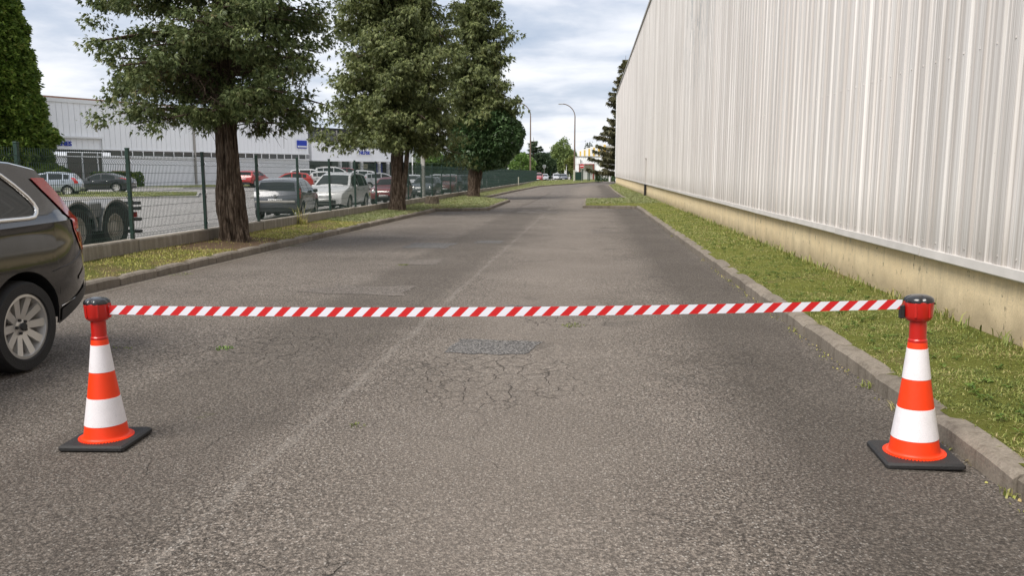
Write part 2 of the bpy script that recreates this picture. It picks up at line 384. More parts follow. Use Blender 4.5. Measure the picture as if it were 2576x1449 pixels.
def cladding_mat():
    m, t, b = new_mat('cladding_paint'); N = NT(t)
    P = N.pos()
    s = N.n('ShaderNodeSeparateXYZ'); N.l(P, s.inputs[0])
    Q = N.pos(scale=(1, 9, 0.10)); Q2 = N.pos(scale=(1, 40, 0.22)); Q3 = N.pos(scale=(1, 2.6, 0.03))
    a = N.noise(Q, 1.5, 7, 0.62); a2 = N.noise(Q2, 1.1, 6, 0.65); a3 = N.noise(Q3, 1.3, 4, 0.6)
    c = N.mix(a, (0.69, 0.65, 0.615), (0.83, 0.805, 0.78))
    c = N.mix(N.m('MULTIPLY', N.ramp(a2, [(0.44, 0.0), (0.62, 1.0)]), 0.62), c, (0.36, 0.325, 0.285))
    c = N.mix(N.m('MULTIPLY', N.ramp(a3, [(0.56, 0.0), (0.70, 1.0)]), 0.5), c, (0.74, 0.70, 0.655))
    nb = N.noise(N.pos(scale=(0, 1, 0.004)), 7.5, 3, 0.75)
    c = N.mix(N.m('MULTIPLY', N.ramp(nb, [(0.46, 0.0), (0.58, 1.0)]), 0.55), c, (0.44, 0.395, 0.36))
    c = N.mix(N.m('MULTIPLY', N.ramp(nb, [(0.36, 1.0), (0.46, 0.0)]), 0.5), c, (0.80, 0.77, 0.735))
    # grime creeping up from the foot of the sheets
    foot = N.m('SUBTRACT', 1.0, N.m('DIVIDE', N.m('SUBTRACT', s.outputs[2], 0.72), 0.75), clamp=True)
    g = N.m('MULTIPLY', N.m('POWER', foot, 1.6), N.ramp(N.noise(Q2, 2.0, 6, 0.7), [(0.35, 0.0), (0.62, 1.0)]))
    c = N.mix(N.m('MULTIPLY', g, 0.85), c, (0.25, 0.22, 0.185))
    # peeling paint high up on a few sheets
    yb = N.m('SUBTRACT', 1.0, N.m('DIVIDE', N.m('ABSOLUTE', N.m('SUBTRACT', s.outputs[1], 29.0)), 5.5), clamp=True)
    zb = N.m('DIVIDE', N.m('SUBTRACT', s.outputs[2], 3.6), 3.4, clamp=True)
    pe = N.ramp(N.noise(N.pos(scale=(1, 7.5, 0.55)), 1.6, 8, 0.72), [(0.535, 0.0), (0.56, 1.0)])
    c = N.mix(N.m('MULTIPLY', N.m('MULTIPLY', pe, N.m('MULTIPLY', yb, zb)), 0.85), c, (0.25, 0.275, 0.29))
    sp = N.ramp(N.noise(P, 21, 4, 0.7), [(0.71, 0.0), (0.74, 1.0)])
    c = N.mix(N.m('MULTIPLY', sp, 0.6), c, (0.16, 0.12, 0.09))
    oi = N.n('ShaderNodeObjectInfo').outputs['Random']
    gg = N.m('MULTIPLY_ADD', oi, 0.16, 0.90)
    cg = N.n('ShaderNodeCombineColor')
    for i in range(3): N.l(gg, cg.inputs[i])
    c = N.mix(1.0, c, cg.outputs[0], 'MULTIPLY')
    N.l(c, b.inputs['Base Color']); b.inputs['Roughness'].default_value = 0.62; b.inputs['Specular IOR Level'].default_value = 0.3
    N.bump(N.noise(Q2, 3, 4), 0.12, 0.01, b)
    return m
M['cladding'] = cladding_mat()
def plinth_mat():
    m, t, b = new_mat('plinth_render'); N = NT(t)
    P = N.pos(); s = N.n('ShaderNodeSeparateXYZ'); N.l(P, s.inputs[0])
    c = N.mix(N.noise(P, 0.9, 6, 0.6), (0.78, 0.60, 0.36), (0.86, 0.72, 0.49))
    c = N.mix(0.5, c, N.ramp(N.noise(P, 40, 5, 0.7), [(0.3, 0.75), (0.7, 1.2)]), 'MULTIPLY')
    st = N.ramp(N.noise(N.pos(scale=(1, 3.2, 0.42)), 1.5, 6, 0.66), [(0.52, 0.0), (0.72, 1.0)])
    c = N.mix(N.m('MULTIPLY', st, 0.45), c, (0.40, 0.32, 0.21))
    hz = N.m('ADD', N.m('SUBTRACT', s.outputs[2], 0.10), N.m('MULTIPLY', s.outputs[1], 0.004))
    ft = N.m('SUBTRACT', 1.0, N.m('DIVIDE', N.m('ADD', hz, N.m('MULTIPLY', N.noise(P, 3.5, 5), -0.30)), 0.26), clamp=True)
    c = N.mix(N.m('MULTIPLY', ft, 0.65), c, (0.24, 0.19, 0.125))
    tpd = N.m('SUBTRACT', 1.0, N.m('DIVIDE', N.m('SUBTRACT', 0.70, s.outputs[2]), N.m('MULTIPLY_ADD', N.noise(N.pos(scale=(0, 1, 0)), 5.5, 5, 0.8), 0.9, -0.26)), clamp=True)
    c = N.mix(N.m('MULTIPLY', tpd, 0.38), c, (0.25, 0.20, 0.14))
    bl = N.m('MULTIPLY', N.ramp(N.noise(N.pos(scale=(1, 3.0, 1.1)), 5.2, 5, 0.68), [(0.635, 0.0), (0.665, 1.0)]), 0.85)
    c = N.mix(bl, c, (0.06, 0.048, 0.035))
    pk = N.ramp(N.noise(N.pos(scale=(1, 1, 0.35), loc=(0, 3.3, 0)), 2.1, 5, 0.6), [(0.69, 0.0), (0.715, 1.0)])
    c = N.mix(N.m('MULTIPLY', pk, 0.6), c, (0.36, 0.36, 0.34))
    N.l(c, b.inputs['Base Color']); b.inputs['Roughness'].default_value = 0.9; b.inputs['Specular IOR Level'].default_value = 0.2
    N.bump(N.m('ADD', N.noise(P, 70, 5, 0.7), N.noise(P, 6, 5)), 0.4, 0.012, b)
    return m
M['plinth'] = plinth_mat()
def whiteclad_mat():
    m, t, b = new_mat('white_cladding'); N = NT(t)
    a = N.noise(N.pos(scale=(3, 3, 0.1)), 1.4, 6, 0.6)
    c = N.mix(a, (0.87, 0.87, 0.88), (0.93, 0.93, 0.93))
    st = N.ramp(N.noise(N.pos(scale=(8, 8, 0.14)), 1.2, 5, 0.6), [(0.55, 0.0), (0.75, 1.0)])
    c = N.mix(N.m('MULTIPLY', st, 0.22), c, (0.55, 0.55, 0.55))
    N.l(c, b.inputs['Base Color']); b.inputs['Roughness'].default_value = 0.55
    return m
M['whiteclad'] = whiteclad_mat()
def brick_mat():
    m, t, b = new_mat('far_brick'); N = NT(t)
    n = N.n('ShaderNodeTexBrick'); n.inputs['Color1'].default_value = (0.30, 0.15, 0.08, 1); n.inputs['Color2'].default_value = (0.22, 0.12, 0.07, 1)
    n.inputs['Mortar'].default_value = (0.35, 0.3, 0.24, 1); n.inputs['Scale'].default_value = 4
    N.l(N.pos(kind='obj', scale=(1, 1, 1)), n.inputs['Vector']); N.l(n.outputs[0], b.inputs['Base Color']); b.inputs['Roughness'].default_value = 0.9
    return m
M['farbrick'] = brick_mat()

# ------------------------------------------------------------------ mesh helpers
class MB:
    def __init__(s): s.v = []; s.f = []; s.mi = []
    def add(s, vs_, fs, mi=0):
        o = len(s.v); s.v += [tuple(p) for p in vs_]; s.f += [tuple(i + o for i in f) for f in fs]; s.mi += [mi] * len(fs); return s
    def box(s, c, d, rz=0.0, mi=0, bev=0.0):
        x, y, z = d[0] / 2, d[1] / 2, d[2] / 2
        if bev > 0:
            b = min(bev, x * .9, y * .9, z * .9)
            ring = lambda ix, iy, zz: [(-x + ix, -y + iy, zz)]
            vs_ = []
            def rect(ins, zz):
                X, Y = x - ins, y - ins
                k = b if ins == 0 else b * .6
                return [(-X + k, -Y, zz), (X - k, -Y, zz), (X, -Y + k, zz), (X, Y - k, zz), (X - k, Y, zz), (-X + k, Y, zz), (-X, Y - k, zz), (-X, -Y + k, zz)]
            rs = [rect(b, -z), rect(0, -z + b), rect(0, z - b), rect(b, z)]
            fs = []
            for r in rs: vs_ += r
            for i in range(3):
                for j in range(8): fs.append((i * 8 + j, i * 8 + (j + 1) % 8, i * 8 + 8 + (j + 1) % 8, i * 8 + 8 + j))
            fs.append(tuple(range(7, -1, -1))); fs.append(tuple(range(24, 32)))
        else:
            vs_ = [(-x, -y, -z), (x, -y, -z), (x, y, -z), (-x, y, -z), (-x, -y, z), (x, -y, z), (x, y, z), (-x, y, z)]
            fs = [(3, 2, 1, 0), (4, 5, 6, 7), (0, 1, 5, 4), (1, 2, 6, 5), (2, 3, 7, 6), (3, 0, 4, 7)]
        cs, sn = math.cos(rz), math.sin(rz)
        return s.add([(c[0] + p[0] * cs - p[1] * sn, c[1] + p[0] * sn + p[1] * cs, c[2] + p[2]) for p in vs_], fs, mi)
    def tube(s, pts, rad, n=8, mi=0, cap=True):
        pts = [Vector(p) for p in pts]; k = len(pts)
        rad = rad if isinstance(rad, (list, tuple)) else [rad] * k
        vs_ = []; up = Vector((0, 0, 1)); prev = None
        for i in range(k):
            d = (pts[min(i + 1, k - 1)] - pts[max(i - 1, 0)]).normalized()
            if prev is None:
                a = d.cross(up) if abs(d.z) < .95 else d.cross(Vector((1, 0, 0)))
            else: a = prev - d * prev.dot(d)
            a = a.normalized() if a.length > 1e-6 else d.orthogonal().normalized()
            prev = a; b = d.cross(a)
            for j in range(n):
                t = 2 * math.pi * j / n
                vs_.append(pts[i] + (a * math.cos(t) + b * math.sin(t)) * rad[i])
        fs = [(i * n + j, i * n + (j + 1) % n, (i + 1) * n + (j + 1) % n, (i + 1) * n + j) for i in range(k - 1) for j in range(n)]
        if cap: fs += [tuple(range(n - 1, -1, -1)), tuple((k - 1) * n + j for j in range(n))]
        return s.add(vs_, fs, mi)
    def lathe(s, prof, n=32, c=(0, 0, 0), axis='z', mi=0, close=False):
        vs_ = []; k = len(prof)
        for r, h in prof:
            for j in range(n):
                t = 2 * math.pi * j / n; a, b = r * math.cos(t), r * math.sin(t)
                p = {'z': (a, b, h), 'x': (h, a, b), 'y': (b, h, a)}[axis]
                vs_.append((c[0] + p[0], c[1] + p[1], c[2] + p[2]))
        fs = [(i * n + j, i * n + (j + 1) % n, (i + 1) * n + (j + 1) % n, (i + 1) * n + j) for i in range(k - 1) for j in range(n)]
        if close: fs += [((k - 1) * n + j, (k - 1) * n + (j + 1) % n, (j + 1) % n, j) for j in range(n)]
        else: fs += [tuple(range(n - 1, -1, -1)), tuple((k - 1) * n + j for j in range(n))]
        return s.add(vs_, fs, mi)
    def prism(s, poly, z0, z1, mi=0):
        n = len(poly); zf0 = z0 if callable(z0) else (lambda x, y: z0); zf1 = z1 if callable(z1) else (lambda x, y: z1)
        vs_ = [(x, y, zf0(x, y)) for x, y in poly] + [(x, y, zf1(x, y)) for x, y in poly]
        fs = [tuple(range(n - 1, -1, -1)), tuple(range(n, 2 * n))] + [(i, (i + 1) % n, n + (i + 1) % n, n + i) for i in range(n)]
        return s.add(vs_, fs, mi)
    def grid(s, fn, us, ws, mi=0):
        nu, nw = len(us), len(ws)
        vs_ = [fn(u, w) for u in us for w in ws]
        fs = [(i * nw + j, (i + 1) * nw + j, (i + 1) * nw + j + 1, i * nw + j + 1) for i in range(nu - 1) for j in range(nw - 1)]
        return s.add(vs_, fs, mi)
    def mesh(s, name, mats, smooth=False):
        me = bpy.data.meshes.new(name); me.from_pydata(s.v, [], s.f)
        mats = mats if isinstance(mats, (list, tuple)) else [mats]
        for m in mats: me.materials.append(m)
        if any(s.mi): me.polygons.foreach_set('material_index', s.mi)
        if smooth is not False:
            me.polygons.foreach_set('use_smooth', [True] * len(s.f))
            if smooth is not True: me.set_sharp_from_angle(angle=R(smooth))
        me.update(); return me
    def build(s, name, mats, parent=None, loc=(0, 0, 0), rz=0.0, smooth=False):
        return link(name, s.mesh(name, mats, smooth), parent, loc, rz)
def link(name, me, parent=None, loc=(0, 0, 0), rz=0.0):
    o = bpy.data.objects.new(name, me); col.objects.link(o)
    o.location = loc; o.rotation_euler = (0, 0, rz)
    if parent is not None: o.parent = parent
    return o
def tag(o, label=None, cat=None, group=None, kind=None):
    if label: o['label'] = label
    if cat: o['category'] = cat
    if group: o['group'] = group
    if kind: o['kind'] = kind
    return o
def thing(name, label, cat, loc=(0, 0, 0), rz=0.0, group=None):
    o = bpy.data.objects.new(name, None); col.objects.link(o); o.empty_display_size = 0.2
    o.location = loc; o.rotation_euler = (0, 0, rz)
    return tag(o, label, cat, group)
def struct_empty(name):
    o = bpy.data.objects.new(name, None); col.objects.link(o); return tag(o, kind='structure')
def np_mesh(name, V, F, mats, smooth=False):
    me = bpy.data.meshes.new(name); n, k = F.shape
    me.vertices.add(len(V)); me.vertices.foreach_set('co', V.astype(np.float32).ravel())
    me.loops.add(n * k); me.loops.foreach_set('vertex_index', F.astype(np.int32).ravel())
    me.polygons.add(n); me.polygons.foreach_set('loop_start', np.arange(0, n * k, k, dtype=np.int32))
    me.update(calc_edges=True)
    for m in (mats if isinstance(mats, list) else [mats]): me.materials.append(m)
    if smooth: me.polygons.foreach_set('use_smooth', np.ones(n, dtype=bool))
    return me
def lerp(pts, x):
    if x <= pts[0][0]: return pts[0][1]
    for (a, b), (c, d) in zip(pts, pts[1:]):
        if x <= c: return b + (d - b) * (x - a) / (c - a) if c > a else d
    return pts[-1][1]
def text(name, body, size, mat, parent, mtx, extrude=0.004, align='CENTER'):
    cu = bpy.data.curves.new(name, 'FONT'); cu.body = body; cu.size = size; cu.extrude = extrude
    cu.align_x = align; cu.align_y = 'CENTER'; cu.materials.append(mat); cu.resolution_u = 3; cu.offset = size * 0.018
    tmp = bpy.data.objects.new('tmp', cu); col.objects.link(tmp)
    bpy.context.view_layer.update()
    me = bpy.data.meshes.new_from_object(tmp.evaluated_get(bpy.context.evaluated_depsgraph_get()))
    bpy.data.objects.remove(tmp); me.name = name
    o = bpy.data.objects.new(name, me); col.objects.link(o)
    if parent is not None: o.parent = parent
    o.matrix_local = mtx
    return o
def frame(origin, xdir, zdir=(0, 0, 1)):
    """matrix whose local x runs along xdir, local y along zdir, local z out of the sheet"""
    x = Vector(xdir).normalized(); y = Vector(zdir).normalized(); z = x.cross(y)
    m = Matrix((x, y, z)).transposed().to_4x4(); m.translation = origin; return m

HX = 3.58                                # face of the hall on the right
# ================================================================== SETTING
def sheet(name, xs, ys, h, mat, zf=None):
    b = MB(); b.grid(lambda x, y: (x, y, (zf or gz)(x, y) + h), xs, ys)
    return tag(b.build(name, mat, smooth=True), kind='structure')
def frange(a, b, n): return [a + (b - a) * i / (n - 1) for i in range(n)]
sheet('ground', [-1800, -600, -200, -120, -90, -70, -55] + frange(-45, -8, 20) + [0, 8, 30, 80, 200, 600, 1800],
      [-600, -200, -60, -20] + frange(0, 240, 31) + [300, 500, 900, 1800], -0.14, M['field'])
sheet('road', frange(-8.0, 14, 12), frange(-12, 215, 60), 0.0, M['road'])
sheet('parking_lot', [-95, -80, -70, -60] + frange(-52, -8.22, 22), [-12, 0] + frange(8, 127, 40), -0.055, M['lot'])
sheet('street', frange(-34, -8.001, 6) + frange(-7, 3, 5), frange(127.2, 330, 30), -0.05, M['lot'], zf=lambda x, y: -0.004 * min(y, 230))

LK = [(2, -6.75), (20, -6.6), (33.9, -6.4), (34.9, -4.35), (46, -4.45), (50.5, -6.6), (68, -6.5), (97.6, -5.9)]
RK = [(-3, 2.13), (37.5, 2.13), (37.9, -0.3), (48, -0.28), (48.5, 2.1), (69, 2.05), (105, 2.35), (116, 3.4)]
def uneven(x, y, a=0.018):
    return a * mnoise.noise((x * 1.7, y * 1.7, 0.3)) + a * 0.8 * mnoise.noise((x * 5, y * 5, 2.3))
def verge(name, ys, fl, fr, hl, hr, mat, nx=10):
    b = MB()
    def P(y, t):
        xa, xb = fl(y), fr(y); x = xa + (xb - xa) * t; e = min(t, 1 - t, .15) / .15
        return (x, y, gz(-5, y) + hl + (hr - hl) * t + uneven(x, y) * e)
    b.grid(P, ys, frange(0, 1, nx))
    for i, f in enumerate(b.f): b.f[i] = f[::-1]
    return tag(b.build(name, mat, smooth=True), kind='structure')
ysL = sorted(set(frange(2, 34, 110) + frange(33.9, 35.0, 8) + frange(35, 51, 40) + frange(51, 97.6, 40)))
ysR = sorted(set(frange(-3, 20, 90) + frange(20, 37.4, 30) + frange(37.5, 37.9, 5) + frange(38, 48, 16) + frange(48, 48.5, 5) + frange(49, 116, 50)))
verge('left_verge', ysL, lambda y: -8.02, lambda y: lerp(LK, y) - 0.08, 0.20, 0.125, M['verge_l'])
verge('right_verge', ysR, lambda y: lerp(RK, y) + 0.08, lambda y: HX + .015, 0.125, 0.17, M['verge_r'])
# far verge closing the bend
b = MB()
fk = [(-5.9, 97.6), (3.9, 163), (12, 192)]; bk = [(-8.02, 97.6), (-8.0, 127), (-1.5, 166), (12, 203)]
def polyat(pl, t):
    ls = [math.dist(a, c) for a, c in zip(pl, pl[1:])]; d = t * sum(ls)
    for (a, c), l in zip(zip(pl, pl[1:]), ls):
        if d <= l + 1e-9: return (a[0] + (c[0] - a[0]) * d / l, a[1] + (c[1] - a[1]) * d / l)
        d -= l
    return pl[-1]
def fv(t, s):
    p, q = polyat(fk, t), polyat(bk, t); x, y = p[0] + (q[0] - p[0]) * s, p[1] + (q[1] - p[1]) * s
    rise = 0.125 + 0.30 * s * min(1, t / 0.3) + (0.075 * s if t < .3 else 0)
    return (x, y, gz(-5, y) + rise + uneven(x, y, .03) * (s > .05))
b.grid(fv, frange(0, 1, 40), frange(0.01, 1, 8)); tag(b.build('far_verge', M['verge_r'], smooth=True), kind='structure')

# kerb stones, each its own piece
def kerb(name, pts, side, sheetmat):
    root = struct_empty(name)
    prof = [(0, -0.10), (0, 0.105), (0.03, 0.132), (0.15, 0.136), (0.15, -0.10)]
    me_v = []
    for variant in range(4):
        b = MB(); n = len(prof); rr = random.Random(variant + 5)
        N_ = 5; vv = []
        for i in range(N_):
            yy = -0.5 + i / (N_ - 1)
            for (px, pz) in prof:
                j = 0.004 * (rr.random() - .5)
                ch = 0.012 if i in (0, N_ - 1) and pz > 0.1 else 0
                vv.append((side * (px + j), yy, pz + j - ch))
        ff = []
        for i in range(N_ - 1):
            for k in range(n):
                q = (i * n + k, i * n + (k + 1) % n, (i + 1) * n + (k + 1) % n, (i + 1) * n + k)
                ff.append(q if side > 0 else q[::-1])
        ff += [tuple(range(n - 1, -1, -1)) if side > 0 else tuple(range(n)), tuple((N_ - 1) * n + k for k in (range(n) if side > 0 else range(n - 1, -1, -1)))]
        b.add(vv, ff); me_v.append(b.mesh('kerb_stone', sheetmat))
    cnt = 0
    for (a, c) in zip(pts, pts[1:]):
        L = math.dist(a, c); k = max(1, round(L / 1.0)); d = ((c[0] - a[0]) / L, (c[1] - a[1]) / L)
        for i in range(k):
            t = (i + .5) / k; x, y = a[0] + (c[0] - a[0]) * t, a[1] + (c[1] - a[1]) * t
            o = link('kerb_stone', me_v[random.randrange(4)], root, (x + random.uniform(-.008, .008), y, gz(-5, y) + random.uniform(-.008, .006)))
            o.rotation_euler = (0, random.uniform(-.02, .02), math.atan2(-d[0], d[1]) + random.uniform(-.004, .004))
            o.scale = (1, L / k * 0.987, 1); cnt += 1
    return root
kerb('left_kerb', [(x, y) for y, x in LK] + [(3.9, 163), (12, 192)], -1, M['kerb'])
kerb('right_kerb', [(x, y) for y, x in RK] + [(6.0, 118.5), (11, 120)], 1, M['kerb'])

# road repairs lying 4 mm proud
def patch(poly, mat, h=0.004, jag=0.03):
    b = MB(); pts = []
    for (a, c) in zip(poly, poly[1:] + poly[:1]):
        for i in range(6):
            t = i / 6; pts.append((a[0] + (c[0] - a[0]) * t + random.uniform(-jag, jag), a[1] + (c[1] - a[1]) * t + random.uniform(-jag, jag)))
    n = len(pts); cx = sum(p[0] for p in pts) / n; cy = sum(p[1] for p in pts) / n
    b.add([(x, y, gz(0, y) + h) for x, y in pts] + [(cx, cy, gz(0, cy) + h)], [(i, (i + 1) % n, n) for i in range(n)])
    return tag(b.build('road_patch', mat), kind='structure')
patch([(-1.28, 7.05), (-0.54, 7.05), (-0.42, 7.62), (-1.24, 7.68)], M['patch'])
patch([(-1.0, 9.2), (-0.35, 9.15), (-0.4, 9.7), (-1.0, 9.75)], M['patch'], jag=.05)
patch([(-3.9, 10.6), (-2.4, 10.4), (-2.5, 11.3), (-3.6, 11.3)], M['patch_pale'], jag=.08)
patch([(-4.0, 17.2), (-3.1, 17.2), (-3.0, 18.5), (-4.0, 18.6)], M['patch'], jag=.06)
patch([(-3.4, 14.1), (-2.6, 14.0), (-2.7, 14.9), (-3.4, 14.9)], M['patch_pale'], jag=.06)
patch([(-2.6, 18.6), (-2.0, 18.6), (-2.0, 19.3), (-2.6, 19.3)], M['patch'], jag=.05)
patch([(0.1, 22.0), (0.6, 22.0), (0.6, 23.4), (0.1, 23.4)], M['patch_pale'], jag=.04)
patch([(-3.0, 33), (-1.2, 32.5), (-1.5, 36), (-3.0, 36)], M['patch_pale'], jag=.15)
patch([(-3.2, 38), (-1.5, 39), (-1.4, 60), (-2.0, 95), (-3.6, 95), (-3.0, 62)], M['patch_pale'], jag=.12)
patch([(-5.2, 84), (-3.0, 84), (2.4, 118), (3.0, 140), (-1.5, 122)], M['patch_pale'], h=.008, jag=.1)

q = MB(); gl = [(lerp(LK, y_) + .13 + .02 * mnoise.noise((y_ * 1.3, 0, 0)), y_) for y_ in frange(6, 33.5, 60)]
q.add([(x + o_, y_, gz(-5, y_) + .004) for x, y_ in gl for o_ in (-.016, .016 + .012 * mnoise.noise((y_ * 4, 2, 0)))], [(2 * i, 2 * i + 1, 2 * i + 3, 2 * i + 2) for i in range(59)])
tag(q.build('gutter_joint', M['lowwall']), kind='structure')
# ------------------------------------------------------------------ grass blades
def blades(name, pts, hmin, hmax, w, mat, lean=0.9):
    """pts (n,3): bent blades of two faces each"""
    n = len(pts); az_ = rng.uniform(0, 2 * np.pi, n); h = rng.uniform(hmin, hmax, n)[:, None]; w = (w * rng.uniform(.6, 1.4, n))[:, None]
    d = np.stack([np.cos(az_), np.sin(az_), np.zeros(n)], 1); s = np.stack([-np.sin(az_), np.cos(az_), np.zeros(n)], 1)
    ln = rng.uniform(0.15, lean, n)[:, None]; up = np.array([0, 0, 1.0])
    mid = pts + d * h * ln * .45 + up * h * .6
    tip = pts + d * h * ln * 1.3 + up * h * np.clip(1.0 - ln * .35, .3, 1)
    V = np.stack([pts - s * w, pts + s * w, mid + s * w * .8, mid - s * w * .8, tip], 1).reshape(-1, 3)
    i = np.arange(n)[:, None] * 5
    F = np.concatenate([i + np.array([[0, 1, 2]]), i + np.array([[0, 2, 3]]), i + np.array([[3, 2, 4]])])
    return np_mesh(name, V, F, mat)
def scatter(zones, fl, fr, hl, hr, thin=None):
    P = []
    for y0, y1, dens in zones:
        ys = rng.uniform(y0, y1, int((y1 - y0) * dens * 3))
        for y in ys:
            xa, xb = fl(y), fr(y)
            if rng.random() > (xb - xa) / 3.0: continue
            t = rng.random(); x = xa + (xb - xa) * t
            if thin is not None and rng.random() > thin(x, y): continue
            P.append((x, y, gz(-5, y) + hl + (hr - hl) * t + uneven(x, y) * min(t, 1 - t, .15) / .15 - 0.004))
    return np.array(P)
fR = lambda y: lerp(RK, y) + 0.13
dens_r = lambda x, y: (0.35 + 0.65 * (mnoise.noise((x * 1.3, y * 1.3, 7)) > -0.08)) * (0.35 + 0.65 * (mnoise.noise((x * 4.5, y * 4.5, 3)) > -0.15))
pr = scatter([(2.5, 9, 5200), (9, 16, 2600), (16, 30, 1000), (30, 60, 420), (60, 116, 150)], fR, lambda y: HX - .03, 0.125, 0.17, dens_r)
near = pr[pr[:, 1] < 16]; mid_ = pr[(pr[:, 1] >= 16) & (pr[:, 1] < 40)]; far_ = pr[pr[:, 1] >= 40]
tag(link('grass', blades('grass', near, .008, .034, .0030, M['grass_r'], 2.2)), kind='stuff')
tag(link('grass', blades('grass', mid_, .015, .05, .007, M['grass_r'], 1.9)), kind='stuff')
tag(link('grass', blades('grass', far_, .03, .08, .022, M['grass_f'], 1.2)), kind='stuff')
tuft = scatter([(3, 30, 260), (30, 115, 70)], lambda y: HX - .14, lambda y: HX - .005, 0.165, 0.17)
tag(link('grass', blades('grass', tuft, .05, .17, .006, M['grass_r'], .8)), kind='stuff')
def dens_l(x, y):
    d = 0.35 + 0.65 * (mnoise.noise((x * .9, y * .55, 3)) > -0.05)
    r = math.hypot(x + 7.55, (y - 16.4)); return d * (0.16 if r < 1.35 else 1) * (0.55 if y < 16 else 1)
pl = scatter([(7, 20, 1900), (20, 34, 1000), (34, 55, 520), (55, 97, 190)], lambda y: -8.0, lambda y: lerp(LK, y) - 0.12, 0.20, 0.125, dens_l)
tag(link('grass', blades('grass', pl[pl[:, 1] < 24], .015, .05, .005, M['grass_l'], 1.6)), kind='stuff')
tag(link('grass', blades('grass', pl[pl[:, 1] >= 24], .025, .065, .013, M['grass_f'], 1.3)), kind='stuff')
pf = np.array([fv(rng.random(), rng.uniform(.06, .98)) for _ in range(15000)])
tag(link('grass', blades('grass', pf, .04, .10, .03, M['grass_f'], 1.2)), kind='stuff')
def weed(x, y, n, r, hmin, hmax, w, mat=None, z=None):
    a = rng.uniform(0, 6.28, n); q = r * np.sqrt(rng.random(n))
    zz = gz(-5, y) if z is None else z
    pts = np.stack([x + q * np.cos(a), y + q * np.sin(a), np.full(n, zz)], 1)
    return tag(link('weed', blades('weed', pts, hmin, hmax, w, mat or M['leaf_bright'], 1.4)), kind='stuff')
for wx, wy, n_, r_ in ((-3.32, 7.05, 70, .09), (-3.25, 14.0, 60, .12), (-0.15, 8.5, 60, .12), (-6.45, 12.3, 60, .2), (-6.5, 17.4, 50, .2), (-4.3, 6.9, 30, .15), (-1.45, 4.9, 14, .05)):
    weed(wx, wy, n_, r_, .008, .025, .005, M['leaf_yel'] if n_ < 65 else None)
weed(-7.95, 21.9, 26, .12, .25, .75, .006, M['grass_l'], z=gz(-5, 21.9) + .2)
weed(-7.95, 22.0, 60, .2, .08, .25, .006, M['grass_l'], z=gz(-5, 21.9) + .2)
weed(HX - .08, 5.25, 12, .06, .12, .3, .003, M['grass_r'], z=.14)
rng2 = np.random.default_rng(404); PC, PD, PS = [], [], []
for _ in range(430):
    y_ = 3 + 17 * rng2.random() ** 1.6; x_ = rng2.uniform(2.3, HX - .06)
    if mnoise.noise((x_ * 1.1, y_ * .8, 9)) < -.05 and rng2.random() < .75: continue
    k_ = rng2.integers(5, 11)
    for j in range(k_):
        a = 6.283 * j / k_ + rng2.uniform(-.3, .3); PC.append((x_, y_, gz(-5, y_) + .15 + .02 * rng2.random())); PD.append((math.cos(a), math.sin(a), rng2.uniform(.15, .9))); PS.append(rng2.uniform(.022, .055))
_keep = rng; rng = rng2
n_ = len(PC); PC, PD, PS = np.array(PC), np.array(PD), np.array(PS)
def leaf_quads(C, D, size, wid):
    D = D / np.linalg.norm(D, axis=1, keepdims=True); S = np.stack([-D[:, 1], D[:, 0], np.zeros(len(D))], 1); L = size[:, None]
    mid = C + D * L * .55; tip = C + D * L - np.array([0, 0, .35]) * L
    V = np.stack([C, mid - S * L * wid, tip, mid + S * L * wid], 1).reshape(-1, 3); return V, np.arange(len(V)).reshape(-1, 4)
V, F = leaf_quads(PC, PD, PS, .3)
tag(link('weed', np_mesh('weed', V, F, leafmat('weed_leaf', [(0.2, (0.06, 0.11, 0.02)), (0.5, (0.13, 0.21, 0.035)), (0.85, (0.24, 0.31, 0.08))], .25, .5))), kind='stuff')
rng = _keep
for yk in (4.1, 5.6, 6.2, 8.4, 9.9, 12.3, 15.2, 21.0): weed(2.115, yk, 16, .05, .02, .07, .004, M['grass_r'])
# dry leaf litter against the right kerb
lit = np.array([(2.13 - abs(rng.normal(0, .05)), rng.uniform(3, 14), 0.004) for _ in range(240)]); lit[:, 2] += -0.004 * lit[:, 1]
tag(link('leaf_litter', blades('leaf_litter', lit, .008, .02, .006, M['grass_l'], 1.6)), kind='stuff')

# ================================================================== RIGHT HALL
HX = 3.58
hall = thing('industrial_hall', 'long windowless hall in ribbed off-white metal sheet over a yellow plinth', 'building', (HX, 50, 0))
hp = lambda x, y, z: (x - HX, y - 50, z)
b = MB()
ysp = frange(-9, 113.4, 70)
b.add([hp(HX + .02, y, z) for y in ysp for z in (-0.9, 0.78)], [(i * 2, i * 2 + 1, i * 2 + 3, i * 2 + 2) for i in range(len(ysp) - 1)])
b.add([hp(*p) for p in ((HX + .02, 113.4, -.9), (HX + 30, 113.4, -.9), (HX + 30, 113.4, .78), (HX + .02, 113.4, .78))], [(0, 1, 2, 3)])
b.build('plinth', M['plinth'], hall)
b = MB(); b.box(hp(HX + 15.08, 52.2, 6.2), (30, 122.3, 10.8)); b.build('wall', M['whiteclad'], hall)
